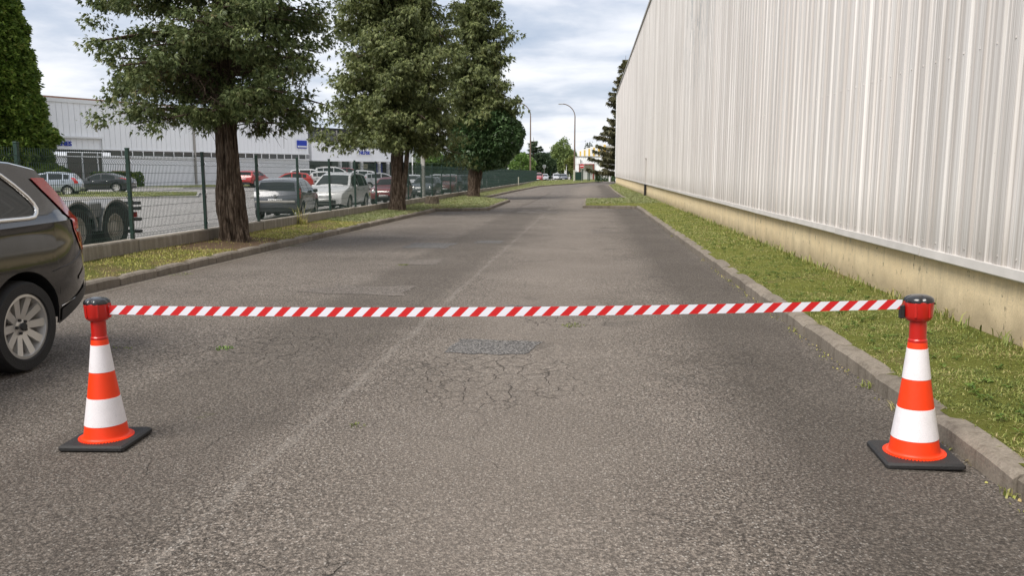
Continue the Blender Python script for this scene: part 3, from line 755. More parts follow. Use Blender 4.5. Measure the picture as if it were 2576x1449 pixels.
# ribbed sheets, one object each
CLT = 11.65
def clad_sheet():
    prof = []
    for k in range(3):
        o = k * 0.32
        prof += [(0.0, o + 0.0), (0.0, o + 0.165), (0.021, o + 0.190), (0.021, o + 0.225), (0.016, o + 0.232), (0.021, o + 0.239), (0.021, o + 0.296), (0.0, o + 0.318)]
    prof += [(-0.004, 0.96), (-0.004, 0.985)]
    b = MB(); n = len(prof)
    b.add([(x, y, z) for x, y in prof for z in (0.77, CLT)], [(i * 2, i * 2 + 1, i * 2 + 3, i * 2 + 2) for i in range(n - 1)])
    for k in range(3):
        for z in (0.86, 2.7, 4.6, 6.5):
            b.box((-.003, k * .32 + .26 - .18, z), (.008, .016, .016))
    return b.mesh('cladding_sheet', M['cladding'])
cs = clad_sheet()
y = -9.0; k = 0
while y < 112.8:
    o = link('cladding_sheet', cs, hall, hp(HX - 0.045 - random.uniform(0, .004), y, 0)); y += 0.96; k += 1
# drip flashing in lengths
b = MB(); b.add([(x, y, z) for y in (0, 2.98) for x, z in ((-.078, .785), (-.085, .705), (-.074, .692), (0.03, .70), (.03, .79))],
                [(i, (i + 1) % 5, 5 + (i + 1) % 5, 5 + i) for i in range(5)] + [(0, 1, 2, 3, 4), (9, 8, 7, 6, 5)])
fl_me = b.mesh('flashing', pm('flashing_metal', (0.58, 0.55, 0.52), 0.5, var=0.22, vs_=3, objrand=.06))
for i in range(41):
    o = link('flashing', fl_me, hall, hp(HX, -9 + i * 3.0, random.uniform(-.004, .004)))
b = MB(); b.box(hp(HX + .05, 52.2, CLT + .06), (.34, 122.4, .14)); b.build('roof_trim', M['steel'], hall)
b = MB(); b.box(hp(HX - .03, 113.35, 6.2), (.16, .18, 11.0)); b.build('corner_trim', M['white'], hall)
b = MB(); b.tube([hp(HX - .09, 52.0, -.2), hp(HX - .09, 52.0, .72)], .075, 12); b.tube([hp(HX - .09, 52.0, .40), hp(HX - .09, 52.0, .44)], .095, 12)
b.build('downpipe', M['black'], hall, smooth=40)
b = MB(); b.box(hp(HX - .085, 51.9, 1.54), (.08, .12, 1.5)); b.box(hp(HX - .09, 51.9, 2.31), (.11, .18, .06)); b.build('pipe_cover', pm('pipe_cover_paint', (0.45, 0.42, 0.39), 0.6), hall)

# ================================================================== LOW WALL AND FENCE
FX = -8.12
lw = thing('low_wall', 'low grey concrete wall carrying the green mesh fence along the verge', 'wall', (FX, 8, 0))
posts_y = [5.4 + 2.82 * i for i in range(44)]
seg = []
for v in range(3):
    b = MB(); rr = random.Random(v)
    ys_ = frange(0, 2.80, 12); prof = [(.115, -.2), (.115, .395), (.10, .42), (-.10, .42), (-.115, .395), (-.115, -.2)]
    n = 6; vv = []
    for yv in ys_:
        e = 0.006 * rr.random()
        vv += [(px + rr.uniform(-.003, .003), yv, pz + (e if pz > 0 else 0)) for px, pz in prof]
    ff = [(i * n + k, i * n + (k + 1) % n, (i + 1) * n + (k + 1) % n, (i + 1) * n + k) for i in range(11) for k in range(n)]
    ff += [tuple(range(n - 1, -1, -1)), tuple(11 * n + k for k in range(n))]
    b.add(vv, ff); seg.append(b.mesh('wall_segment', M['lowwall']))
for yv in posts_y[:-1]:
    o = link('wall_segment', seg[random.randrange(3)], lw, (random.uniform(-.006, .006), yv - 8, gz(-5, yv) + random.uniform(-.008, .008)))
    o.rotation_euler = (R(-0.23), 0, 0)

fence = thing('mesh_fence', 'dark green welded wire fence on posts above the low concrete wall', 'fence', (FX, 8, 0))
b = MB(); b.box((0, 0, 1.215), (.06, .06, 1.61), bev=.006); b.box((0, 0, 2.03), (.068, .068, .025), bev=.006)
for zc in (.55, 1.1, 1.78): b.box((.034, 0, zc), (.012, .05, .035))
post_me = b.mesh('fence_post', M['fence'], smooth=30)
for yv in posts_y: link('fence_post', post_me, fence, (0, yv - 8, gz(-5, yv)))
# wire panel with three V folds
b = MB(); W_ = 2.76; nw = 55
path = []
z0, z1 = 0.45, 1.93
folds = (0.56, 1.22, 1.80)
zs = [z0]
pts = [(0.0, z0)]
for fz in folds: pts += [(0.0, fz - .05), (0.035, fz), (0.0, fz + .05)]
pts += [(0.0, z1 + .035)]
rw = 0.0029
for i in range(nw):
    yy = 0.03 + (W_ - 0.02) * i / (nw - 1)
    n0 = len(b.v)
    for px, pz in pts:
        b.v += [(px - rw, yy - rw, pz), (px + rw, yy - rw, pz), (px + rw, yy + rw, pz), (px - rw, yy + rw, pz)]
    for k in range(len(pts) - 1):
        for j in range(4):
            b.f.append((n0 + k * 4 + j, n0 + k * 4 + (j + 1) % 4, n0 + k * 4 + 4 + (j + 1) % 4, n0 + k * 4 + 4 + j)); b.mi.append(0)
hz = [0.47]
for fz in folds: hz += [fz - .05, fz + .05]
hz += [0.78, 1.0, 1.42, 1.60]
for z in hz: b.box((0.006, W_ / 2 + .02, z), (.0065, W_, .0065))
pan_me = b.mesh('wire_panel', M['wire'])
for yv in posts_y[:-1]:
    o = link('wire_panel', pan_me, fence, (0.036, yv - 8, gz(-5, yv))); o.rotation_euler = (R(-.23), 0, 0)

# concrete pole just behind the fence
b = MB(); b.box((0, 0, 2.6), (.19, .19, 5.6), bev=.02)
o = b.build('concrete_pole', M['grey_conc'], loc=(-8.62, 42.2, -.2)); tag(o, 'square pale concrete pole rising behind the fence by the second tree', 'pole')
b = MB(); b.box((0, 0, .55), (.10, .10, 1.15), bev=.01)
o = b.build('marker_post', M['bollard_y'], loc=(-7.93, 92, -.32)); tag(o, 'short cream marker post against the low wall far along the fence', 'post')

# tree stump by the wall
b = MB(); nS = 22
prof = [(.42, -.05), (.36, .08), (.33, .22), (.31, .36), (.30, .385), (.0001, .375)]
b.lathe(prof, nS)
b.v = [(x * (1 + .16 * mnoise.noise((x * 4, y_ * 4, z))), y_ * (1 + .16 * mnoise.noise((y_ * 4, x * 4, z))), z + .03 * mnoise.noise((x * 6, y_ * 6, 1))) for x, y_, z in b.v]
o = b.build('tree_stump', M['stump'], loc=(-7.25, 37.55, gz(-5, 37.25) + .15), smooth=50); tag(o, 'low sawn tree stump on the grass by the low wall', 'tree stump')

# ================================================================== VEGETATION
def unit(v): return v / np.maximum(np.linalg.norm(v, axis=1, keepdims=True), 1e-9)
def sprays(C, D, size, k=4, spread=46, wid=0.135, curl=0.35):
    """fans of kite leaves; C centres (n,3), D directions (n,3), size (n,)"""
    n = len(C); D = unit(D)
    rv = unit(rng.normal(size=(n, 3))); S = unit(np.cross(D, rv)); 
    Vs = []
    for j in range(k):
        a = np.radians((j - (k - 1) / 2) * spread * 2 / max(k - 1, 1) + rng.uniform(-9, 9, n))[:, None]
        d = D * np.cos(a) + S * np.sin(a); sd_ = -D * np.sin(a) + S * np.cos(a)
        nn = np.cross(d, sd_)
        L = (size * rng.uniform(.7, 1.15, n))[:, None]
        droop = np.array([0, 0, -1.0]) * L * curl * rng.uniform(.1, 1, n)[:, None]
        base = C; mid = C + d * L * .45 + nn * L * .06; tip = C + d * L + droop
        Vs.append(np.stack([base, mid - sd_ * L * wid, tip, mid + sd_ * L * wid], 1))
    V = np.concatenate(Vs, 1).reshape(-1, 3)
    F = np.arange(len(V)).reshape(-1, 4)
    return V, F
def trunk_mesh(b, pts, rad, n=36, rows=60, ridge=0.16, seed=0.0, flare=True):
    """furrowed trunk along a polyline (z increasing)"""
    zs_ = frange(0, 1, rows); L = len(pts) - 1
    vv = []
    for t in zs_:
        f = t * L; i = min(int(f), L - 1); q = f - i
        c = Vector(pts[i]).lerp(Vector(pts[i + 1]), q); r = rad[i] + (rad[i + 1] - rad[i]) * q
        for j in range(n):
            a = 2 * math.pi * j / n; ca, sa = math.cos(a), math.sin(a)
            h = 0.55 * mnoise.noise((ca * 1.6 + seed, sa * 1.6, c.z * 1.3)) - 0.75 * abs(mnoise.noise((ca * 5.0 + seed, sa * 5.0, c.z * 0.75))) * 1.6 + .28 - 0.5 * abs(mnoise.noise((ca * 11 + seed, sa * 11, c.z * 1.5))) + .3 * mnoise.noise((ca * 2, sa * 2 + seed, c.z * 3.2))
            rr = r * (1 + ridge * h)
            vv.append((c.x + ca * rr, c.y + sa * rr, c.z))
    ff = [(i * n + j, i * n + (j + 1) % n, (i + 1) * n + (j + 1) % n, (i + 1) * n + j) for i in range(rows - 1) for j in range(n)]
    ff.append(tuple((rows - 1) * n + j for j in range(n)))
    b.add(vv, ff)
def branch_tree(name, label, cat, loc, trunk, rad, env, nbr, leaf, bark, seed, clump_n=110, size=0.13, clump_r=0.34, asym=(0, 0, 0), droop=0.35, zr=(2.3, 8.0),
                hang=0.5, extra_stem=None, ivy=None, rows=70, nseg=36, group=None, start=.22, per=9, dead=0, ridge=.16):
    global rng
    rng = np.random.default_rng(seed); rr = random.Random(seed)
    root = thing(name, label, cat, loc, group=group)
    b = MB(); trunk_mesh(b, trunk, rad, nseg, rows, ridge, seed=seed * 3.1)
    if extra_stem: trunk_mesh(b, extra_stem[0], extra_stem[1], 20, 36, .14, seed=seed + 9.)
    def tr_at(z):
        for p, q in zip(trunk, trunk[1:]):
            if z <= q[2]: 
                t = (z - p[2]) / (q[2] - p[2]); return Vector(p).lerp(Vector(q), t)
        return Vector(trunk[-1])
    CC, DD = [], []
    for i in range(nbr):
        zb = zr[0] + (zr[1] - zr[0]) * ((i + rr.random()) / nbr)
        a = rr.random() * 6.283 if i % 2 else (i * 2.399)
        k = 1 + asym[0] * math.cos(a - asym[1])
        Rl = lerp(env, zb) * k * rr.uniform(.70, 1.06)
        if Rl < .25: continue
        c0 = tr_at(zb); d = Vector((math.cos(a), math.sin(a), 0)); sdv = Vector((-d.y, d.x, 0)) * rr.uniform(-.25, .25)
        pl_ = []
        rise = rr.uniform(.05, .35)
        for s in frange(0, 1, 7):
            pl_.append(c0 + d * Rl * s + sdv * Rl * s * s + Vector((0, 0, rise * Rl * s * .6 - droop * Rl * s * s + .05 * mnoise.noise((i * 1.7, s * 3, seed)))))
        r0 = max(.018, .035 * Rl * rr.uniform(.5, 1))
        b.tube(pl_, [r0 * (1 - .85 * s) + .003 for s in frange(0, 1, 7)], 6)
        nc = max(2, int(Rl * per / 3))
        for c in range(nc):
            s = start + (1 - start) * (c + rr.random()) / nc
            f = s * 6; j = min(int(f), 5); p = pl_[j].lerp(pl_[j + 1], f - j)
            off = Vector((rr.gauss(0, 1), rr.gauss(0, 1), rr.gauss(0, .55))) * clump_r * (.55 + .5 * s)
            q = p + off
            if rr.random() < .55: b.tube([p, p.lerp(q, .6) + Vector((0, 0, .03)), q], [.010, .007, .003], 4, cap=False)
            n = int(clump_n * rr.uniform(.6, 1.3)); cr = clump_r * rr.uniform(.7, 1.2)
            g = rng.normal(size=(n, 3)); g = g / np.linalg.norm(g, axis=1, keepdims=True) * (rng.random(n) ** .8 * 1.25)[:, None]
            ctr = np.array(q); dv = np.array(d)
            C = ctr + g * np.array([cr, cr, cr * .62]) + dv * (g @ dv)[:, None] * cr * .6 + np.array([0, 0, -1]) * (rng.random(n) ** 3 * cr * .7)[:, None]
            D = g * .7 + np.array(d) * .55 + np.array([0, 0, -hang]) + rng.normal(size=(n, 3)) * .25
            CC.append(C); DD.append(D)
    for i in range(dead):
        zb = rr.uniform(zr[0] - .1, zr[0] + 1.2); a = rr.random() * 6.283; c0 = tr_at(zb); l = rr.uniform(.8, 2.0)
        d = Vector((math.cos(a), math.sin(a), 0)); q = c0 + d * l * .5; 
        b.tube([c0, q + Vector((0, 0, .12)), c0 + d * l + Vector((0, 0, -.25))], [.016, .010, .003], 5)
        for _ in range(6):
            s0 = c0 + d * l * rr.uniform(.45, 1); e = s0 + Vector((rr.uniform(-.3, .3), rr.uniform(-.3, .3), rr.uniform(-.5, -.1)))
            b.tube([s0, s0.lerp(e, .5) + Vector((.03, 0, 0)), e], [.006, .004, .002], 4)
    b.build('trunk', bark, root, smooth=60)
    C = np.concatenate(CC); D = np.concatenate(DD)
    V, F = sprays(C, D, size * rng.uniform(.45, 1.5, len(C)), spread=36)
    link('crown', np_mesh('crown', V, F, leaf), root)
    if ivy:
        iz, ir, ih, n, ox = ivy
        g = rng.normal(size=(n, 3)); g = unit(g) * (1 - .55 * rng.random(n)[:, None] ** 2.2)
        bl = 1 + .13 * np.array([mnoise.noise(Vector(p) * 2.2) for p in g])[:, None]
        V, F = sprays(np.array([ox, 0, iz]) + g * bl * np.array([ir, ir, ih]), g + np.array([0, 0, -.25]) + rng.normal(size=(n, 3)) * .4, .17 * rng.uniform(.7, 1.3, n), k=2, spread=30, wid=.33)
        link('lower_crown', np_mesh('lower_crown', V, F, M['leaf_ivy']), root)
    return root

T1 = (-7.58, 16.75); z1_ = gz(-5, T1[1]) + .12
branch_tree('cypress_tree', 'large ragged cypress with thick furrowed trunk nearest the dark estate car', 'tree', (T1[0], T1[1], z1_),
    [(0.06, 0, -.15), (0.05, 0, .12), (0.02, 0, .45), (-.01, 0, .85), (0.0, 0, 1.4), (-.01, 0, 2.3), (.0, 0, 4.2), (.06, 0, 6.4), (.1, 0, 8.6)],
    [.37, .315, .30, .30, .235, .215, .20, .14, .05],
    [(2.0, 1.6), (2.7, 2.05), (3.6, 2.35), (4.6, 2.35), (5.6, 2.2), (7, 1.6), (8.6, .6)], 128, M['leaf_cy'], M['bark'], 11,
    clump_n=118, size=.078, clump_r=.235, asym=(.10, R(185), 0), droop=.16, zr=(2.5, 7.6), hang=.30, rows=130, nseg=84, dead=34, per=8.6, ridge=.30)
T2 = (-7.45, 31.4)
branch_tree('cypress_tree', 'middle cypress with a second thin leaning stem beside its trunk', 'tree', (T2[0], T2[1], gz(-5, T2[1]) + .12),
    [(-.05, 0, -.15), (-.02, 0, .15), (0, 0, .5), (.02, 0, 1.6), (.05, 0, 4), (.05, 0, 8), (.05, 0, 12.5)],
    [.44, .34, .28, .235, .2, .14, .05],
    [(1.7, 1.9), (2.6, 2.3), (4, 2.45), (6, 2.2), (8, 1.85), (10, 1.3), (12.5, .4)], 175, M['leaf_cy2'], M['bark'], 23,
    clump_n=112, size=.118, clump_r=.36, droop=.22, zr=(2.6, 12.0), hang=.75, ridge=.24,
    extra_stem=([(.16, -.05, -.05), (.24, -.05, .8), (.36, -.03, 1.6), (.55, 0, 3.4)], [.16, .115, .10, .07]), per=10)
T3 = (-7.15, 50.6)
branch_tree('cypress_tree', 'third cypress with dense round dark skirt of leaves near the road bend', 'tree', (T3[0], T3[1], gz(-5, T3[1]) + .12),
    [(-.05, 0, -.15), (-.02, 0, .15), (0, 0, .5), (.0, 0, 1.6), (.25, 0, 4), (.3, 0, 9), (.3, 0, 14.5)],
    [.52, .43, .37, .31, .25, .16, .05],
    [(2.2, 1.2), (4, 2.1), (5.5, 2.15), (7.2, 2.0), (8.6, 1.45), (10.5, 1.2), (12, 1.0), (14.3, .4)], 125, M['leaf_cy2'], M['bark'], 37,
    clump_n=95, size=.18, clump_r=.38, droop=.30, zr=(4.4, 14.2), hang=.9, ridge=.24,
    extra_stem=([(.2, 0, .1), (.34, 0, 1.0), (.55, 0, 2.2), (.7, 0, 3.2)], [.15, .13, .11, .08]), ivy=(3.7, 2.25, 1.95, 15000, .75), per=9)

def blob_tree(name, label, cat, loc, H, Rm, z0, leaf, n, size, seed, shape='oval', trunk_r=.2, bark=None, gaps=.25, group=None, k=2, up=0.0):
    global rng
    rng = np.random.default_rng(seed); root = thing(name, label, cat, loc, group=group)
    b = MB(); trunk_mesh(b, [(0, 0, -.4), (0, 0, z0 * .5 + .2), (.1, 0, z0 + (H - z0) * .5), (0, 0, z0 + (H - z0) * .9)], [trunk_r * 1.4, trunk_r, trunk_r * .7, trunk_r * .2], 14, 24, .1, seed)
    rr = random.Random(seed)
    for i in range(14):
        a = rr.random() * 6.283; zc = z0 + (H - z0) * rr.uniform(.1, .8); l = Rm * rr.uniform(.4, .8)
        b.tube([(0, 0, zc - .1 * H * .3), (math.cos(a) * l * .5, math.sin(a) * l * .5, zc), (math.cos(a) * l, math.sin(a) * l, zc + .1 * l)], [trunk_r * .4, trunk_r * .22, .02], 5)
    b.build('trunk', bark or M['bark'], root, smooth=60)
    g = unit(rng.normal(size=(n, 3))); rad = 1 - .6 * rng.random(n) ** 2
    if shape == 'cone':
        t = 1 - np.sqrt(rng.random(n)); zz = z0 + (H - z0) * t; a = rng.uniform(0, 6.283, n)
        prof = (1 - t) ** .62; 
        lump = np.array([mnoise.noise((math.cos(q) * 2.2, math.sin(q) * 2.2, z * .55)) + .6 * mnoise.noise((math.cos(q) * 6, math.sin(q) * 6, z * 1.6)) for q, z in zip(a, zz)])
        rr_ = Rm * prof * rad * (1 + .22 * lump)
        C = np.stack([np.cos(a) * rr_, np.sin(a) * rr_, zz], 1); D = np.stack([np.cos(a), np.sin(a), np.full(n, up)], 1)
    else:
        lump = np.array([mnoise.noise(Vector(p) * 1.9 + Vector((seed, 0, 0))) + .55 * mnoise.noise(Vector(p) * 4.5) for p in g])
        keep = lump > -.6 + gaps * (rng.random(n) - .35)
        rr_ = rad * (1 + .30 * lump)
        C = g * rr_[:, None] * np.array([Rm, Rm, (H - z0) / 2]) + np.array([0, 0, (H + z0) / 2]); D = g + np.array([0, 0, up])
        C, D = C[keep], D[keep]
    D = D + rng.normal(size=D.shape) * .45
    ex = (rng.random(len(C)) < .07)[:, None]; C = C + ex * unit(D) * size * rng.uniform(.3, 1.3, (len(C), 1))
    V, F = sprays(C, D, size * rng.uniform(.7, 1.3, len(C)), k=k, spread=28, wid=.24)
    link('crown', np_mesh('crown', V, F, leaf), root)
    return root
# tall bright cypress behind the left-hand cars
blob_tree('leyland_cypress', 'tall dense bright green conifer rising beside the white factory entrance', 'tree', (-51.6, 67, -.1), 27, 4.9, .2, M['leaf_ley'], 90000, .34, 51, 'cone', .5, k=3, up=.45)

def spruce(name, label, loc, H, Rm, leaf, seed, z0=1.5, step=.62, size=.42, per=26, group=None, sweep=.18):
    global rng
    rng = np.random.default_rng(seed); rr = random.Random(seed); root = thing(name, label, 'tree', loc, group=group)
    b = MB(); b.tube([(0, 0, -.6), (0, 0, H * .5), (0, 0, H)], [.32, .18, .02], 10)
    CC, DD = [], []
    z = z0
    while z < H - .3:
        t = (z - z0) / (H - z0); L0 = Rm * (1 - t) ** .85
        for i in range(9):
            a = rr.random() * 6.283; L = L0 * rr.choice((rr.uniform(.35, .7), rr.uniform(.7, 1.15), rr.uniform(.8, 1.2))); d = Vector((math.cos(a), math.sin(a), 0))
            pts_ = [Vector((0, 0, z)) + d * L * s + Vector((0, 0, -sweep * L * s + .26 * L * s * s)) for s in frange(0, 1, 5)]
            b.tube(pts_, [.05 * (1 - s * .8) for s in frange(0, 1, 5)], 4, cap=False)
            m = max(5, int(per * L)); s = .12 + .88 * rng.random(m); idx = np.minimum((s * 4).astype(int), 3)
            PA = np.array([list(p) for p in pts_]); f = (s * 4 - idx)[:, None]
            C = PA[idx] * (1 - f) + PA[idx + 1] * f
            side = np.array([-d.y, d.x, 0]); u = rng.uniform(-1, 1, m)[:, None]
            C = C + side * u * .16 * L * (1.1 - s)[:, None] + np.array([0, 0, -.12]) * rng.random(m)[:, None]
            CC.append(C); DD.append(np.array(d) * .8 + side * u * .7 + np.array([0, 0, -.45]) + rng.normal(size=(m, 3)) * .2)
        z += step * rr.uniform(.7, 1.2) * (1 - .4 * t)
    b.build('trunk', M['bark'], root, smooth=60)
    C = np.concatenate(CC); V, F = sprays(C, np.concatenate(DD), size * rng.uniform(.7, 1.3, len(C)), k=3, spread=35, wid=.14, curl=.5)
    link('crown', np_mesh('crown', V, F, leaf), root); return root
spruce('spruce_tree', 'tall drooping dark spruce showing past the far corner of the hall', (5.3, 130, -.5), 19.5, 5.3, M['leaf_spr'], 61, z0=1.9, step=.85, per=36, size=.50)
spruce('cedar_tree', 'layered dark cedar behind the left street lamp', (-12.9, 190, -.8), 9.9, 4.4, M['leaf_dark'], 62, z0=2.0, step=1.05, size=.55, per=16, sweep=.02)
blob_tree('broadleaf_tree', 'tall rounded grey-green tree between the two street lamps', 'tree', (-6.9, 205, -.9), 9.8, 2.5, 1.8, M['leaf_dec'], 5200, .42, 71)
blob_tree('broadleaf_tree', 'narrow darker tree leaning beside the rounded tree', 'tree', (-4.6, 207, -.9), 7.4, 1.5, 1.5, M['leaf_dec'], 2600, .38, 72)
blob_tree('dark_conifer', 'low dark bushy conifer left of the rounded street tree', 'tree', (-10.3, 190, -.8), 5.7, 2.5, .3, M['leaf_dark'], 4200, .4, 73)
blob_tree('young_tree', 'slim yellow-green young tree beside the right street lamp', 'tree', (-3.5, 172, -.65), 5.2, .85, 1.8, M['leaf_yel'], 1500, .3, 74, trunk_r=.07, bark=M['bark_pale'])
blob_tree('young_tree', 'second thin yellowish young tree left of the right lamp', 'tree', (-4.6, 176, -.65), 4.6, .7, 1.9, M['leaf_yel'], 1000, .3, 75, trunk_r=.07, bark=M['bark_pale'])
blob_tree('broadleaf_tree', 'bright green bushy tree below the left street lamp', 'tree', (-12.6, 152, -.6), 5.2, 2.3, .3, M['leaf_bright'], 4200, .34, 76)
blob_tree('broadleaf_tree', 'light green tree beyond the gable house', 'tree', (-11.3, 215, -.9), 5.6, 2.2, .4, M['leaf_dec'], 3000, .4, 77)
blob_tree('broadleaf_tree', 'green tree showing under the middle cypress beyond the car park', 'tree', (-26.5, 128, -.2), 6.0, 3.6, .6, M['leaf_bright'], 5500, .36, 78)
blob_tree('broadleaf_tree', 'dark green tree behind the third cypress beyond the fence', 'tree', (-19.0, 122, -.3), 4.6, 3.0, .4, M['leaf_dark'], 5000, .34, 79)
blob_tree('poplar_tree', 'small dark poplar on skyline left of the yellow building', 'tree', (-1.2, 300, -.9), 12.4, 1.2, 1, M['leaf_dark'], 1200, .6, 80, 'cone', .15)
blob_tree('poplar_tree', 'taller dark poplar on skyline nearest the yellow building', 'tree', (.2, 302, -.9), 13.0, 1.3, 1, M['leaf_dark'], 1200, .6, 81, 'cone', .15)

def hedge(name, label, x0, x1, y, dep, h, leaf, n, size, zb, seed):
    global rng
    rng = np.random.default_rng(seed)
    u = rng.uniform(-1, 1, (n, 3)); ax = rng.integers(0, 3, n); sg = np.where(rng.random(n) < .5, -1, 1)
    u[np.arange(n), ax] = sg; u[:, 2] = np.where(u[:, 2] < -.98, 1, u[:, 2])
    D = u.copy(); hx, hy = (x1 - x0) / 2, dep / 2
    lump = np.array([mnoise.noise((a * hx * .8, b_ * 2, c * 2)) for a, b_, c in u])[:, None]
    C = u * np.array([hx, hy, h / 2]) * (1 + .10 * lump) * (1 - .25 * rng.random(n)[:, None] ** 2) + np.array([0, 0, h / 2])
    V, F = sprays(C, D + rng.normal(size=(n, 3)) * .5, size * rng.uniform(.7, 1.3, n), k=2, spread=30, wid=.26)
    return tag(link(name, np_mesh(name, V, F, leaf), None, ((x0 + x1) / 2, y, zb)), label, 'hedge')
hedge('hedge', 'long dark clipped hedge at the back of the car park', -23.5, -11.6, 112, 1.6, 2.7, M['leaf_dark'], 8000, .3, -.35, 90)
hedge('hedge', 'rounded green hedge by the white gate post at the road bend', 1.2, 4.4, 147, 1.6, 1.5, M['leaf_ivy'], 3000, .22, -.35, 91)
hedge('hedge', 'small low hedge beside the black coupe and factory door', -47.0, -42.6, 74.5, 1.0, 1.35, M['leaf_ley'], 2600, .25, -.1, 92)
hedge('hedge', 'small green shrub row beside the green gate', -3.0, -1.5, 150, .8, .8, M['leaf_bright'], 900, .2, -.3, 93)
# wooded ridge on the horizon
b = MB()
def ridge(x, t): 
    h = 13 + 9 * mnoise.noise((x * .006, 1.3, 0)) + 4 * mnoise.noise((x * .03, 4.3, 0))
    return (x, 900 + t * 160, -2 + (h + 5) * math.sin(t * math.pi * .5))
b.grid(ridge, frange(-700, 500, 140), frange(0, 1, 6)); tag(b.build('hills', M['leaf_blue'], smooth=True), kind='structure')
n = 9000; rng = np.random.default_rng(95)
xx = rng.uniform(-260, 120, n); tt = rng.uniform(.35, 1, n); C = np.array([ridge(a, t_) for a, t_ in zip(xx, tt)]); C[:, 2] += rng.uniform(0, 3, n)
V, F = sprays(C, rng.normal(size=(n, 3)) + np.array([0, -.4, .6]), 3.2 * rng.uniform(.6, 1.4, n), k=2, wid=.3)
tag(link('woods', np_mesh('woods', V, F, M['leaf_blue'])), kind='stuff')

# ================================================================== WHITE FACTORY (left)
A0 = Vector((-53.9, 69.5, 0)); A1 = Vector((-36.9, 106, 0)); fd = (A1 - A0).normalized(); fn = Vector((fd.y, -fd.x, 0)); FLN = (A1 - A0).length
fac = thing('white_factory', 'long white ribbed factory with a strip of small dark windows', 'building', A0, math.atan2(fd.y, fd.x))
# local frame: x along the facade, -y towards the camera
def fb(name, mat, boxes):
    q = MB()
    for c, d in boxes: q.box(c, d)
    return q.build(name, mat, fac)
FH = 8.25
fb('wall', M['whiteclad'], [((FLN / 2, 8, 1.35), (FLN, 16, 3.3)), ((FLN / 2, 8.05, 5.95), (FLN, 15.9, 4.5))])
q = MB(); 
for i in range(int(FLN / .6)): q.box((.3 + i * .6, .0, 5.9), (.575, .012, 4.45))
o = q.build('rib_panel', M['whiteclad'], fac); o['kind'] = 'stuff'
fb('roof', M['brownroof'], [((FLN / 2, 9, FH + .3), (FLN - 1, 14, .5))])
fb('roof_edge', M['white'], [((FLN / 2, 0, FH + .02), (FLN + .2, .3, .35))])
for i in range(2): fb('band_trim', M['white'], [((FLN / 2, -.05, 3.63 - i * .72), (FLN, .12, .12))])
wm = MB(); wm.box((0, 0, 0), (1.12, .06, .50)); wme = wm.mesh('window', M['window_dark'])
wf = MB(); wf.box((.62, 0, 0), (.12, .14, .56)); wfe = wf.mesh('window_frame', M['white'])
xw = 12.5
while xw < FLN - .4:
    w = link('window', wme, fac, (xw, -.03, 3.28)); link('window_frame', wfe, w, (0, 0, 0)); xw += 1.26
# entrance bay
ent = [(8.02, 1.4), (9.65, 1.4), (10.7, .36)]
for xc, wd in ent:
    q = MB(); q.box((xc, -.05, 1.75), (wd, .08, 3.1)); p_ = q.build('glazed_door', M['window_dark'], fac)
    q = MB(); q.box((xc + wd / 2 + .07, -.06, 1.7), (.14, .14, 3.2)); q.build('door_frame', M['white'], p_)
fb('canopy', M['white'], [((6, -.2, 4.78), (10.0, .4, .16)), ((11.03, -.1, 4.1), (.06, .12, 1.3))])
fb('brick_base', M['farbrick'], [((12.9, -.06, .75), (1.95, .1, 1.5))])
fb('downpipe', M['steel'], [((22.2, -.1, 4.1), (.2, .2, 8.2))])
text('lettering', 'ENES', .62, M['blue_sign'], fac, frame(Vector((7.15, -.1, 4.12)), (1, 0, 0)), .05)
q = MB(); q.box((FLN - 1.3, -.1, 4.9), (1.7, .1, 1.0)); s_ = q.build('wall_sign', M['blue_sign'], fac)
q = MB(); q.box((FLN - 1.3, -.16, 4.62), (1.7, .04, .18)); q.build('sign_stripe', M['white'], s_)

# office block continuing the row
O0 = Vector((-36.7, 106.5, 0)); od = Vector((11.5, 21.5, 0)).normalized(); OL = 32
off = thing('office_block', 'white office block with dark upper windows and ground floor columns', 'building', O0, math.atan2(od.y, od.x))
def ob(name, mat, boxes, parent=None):
    q = MB()
    for c, d in boxes: q.box(c, d)
    return q.build(name, mat, parent or off)
ob('wall', M['whiteclad'], [((OL / 2, 6, 4.05), (OL, 12, 2.5))])
ob('upper_storey', M['darkmetal'], [((8.5, 6.6, 6.3), (17, 11, 2.0))])
for i in range(6): 
    w = ob('window', M['window_dark'], [((1.4 + i * 2.8, .98, 6.1), (2.3, .08, 1.15))]); ob('window_frame', M['steel'], [((2.8 + i * 2.8, .98, 6.2), (.16, .14, 1.6))], w)
ob('glazing', M['window_dark'], [((OL / 2, 1.2, 1.2), (OL - .4, .2, 3.3))])
ob('soffit_trim', M['white'], [((OL / 2, -.03, 2.83), (OL, .12, .16))])
for tc_ in (5.26, 7.33, 9.48, 13.12, 15.01, 17.2, 19.4, 21.6):
    ob('column', M['white'], [((tc_, .15, 1.25), (.42, .3, 3.0))])
ob('notice_panel', M['cream'], [((10.7, 1.05, 2.1), (1.9, .06, .7))])
ob('blue_door', M['blue_sign'], [((14.1, 1.05, 1.1), (1.3, .06, 2.8))])
sg = ob('sign_board', M['white'], [((9.9, -.08, 3.98), (3.0, .08, .66))])
text('lettering', 'NILFISK', .66, M['blue_sign'], sg, frame(Vector((9.9, -.14, 3.98)), (1, 0, 0)), .03)

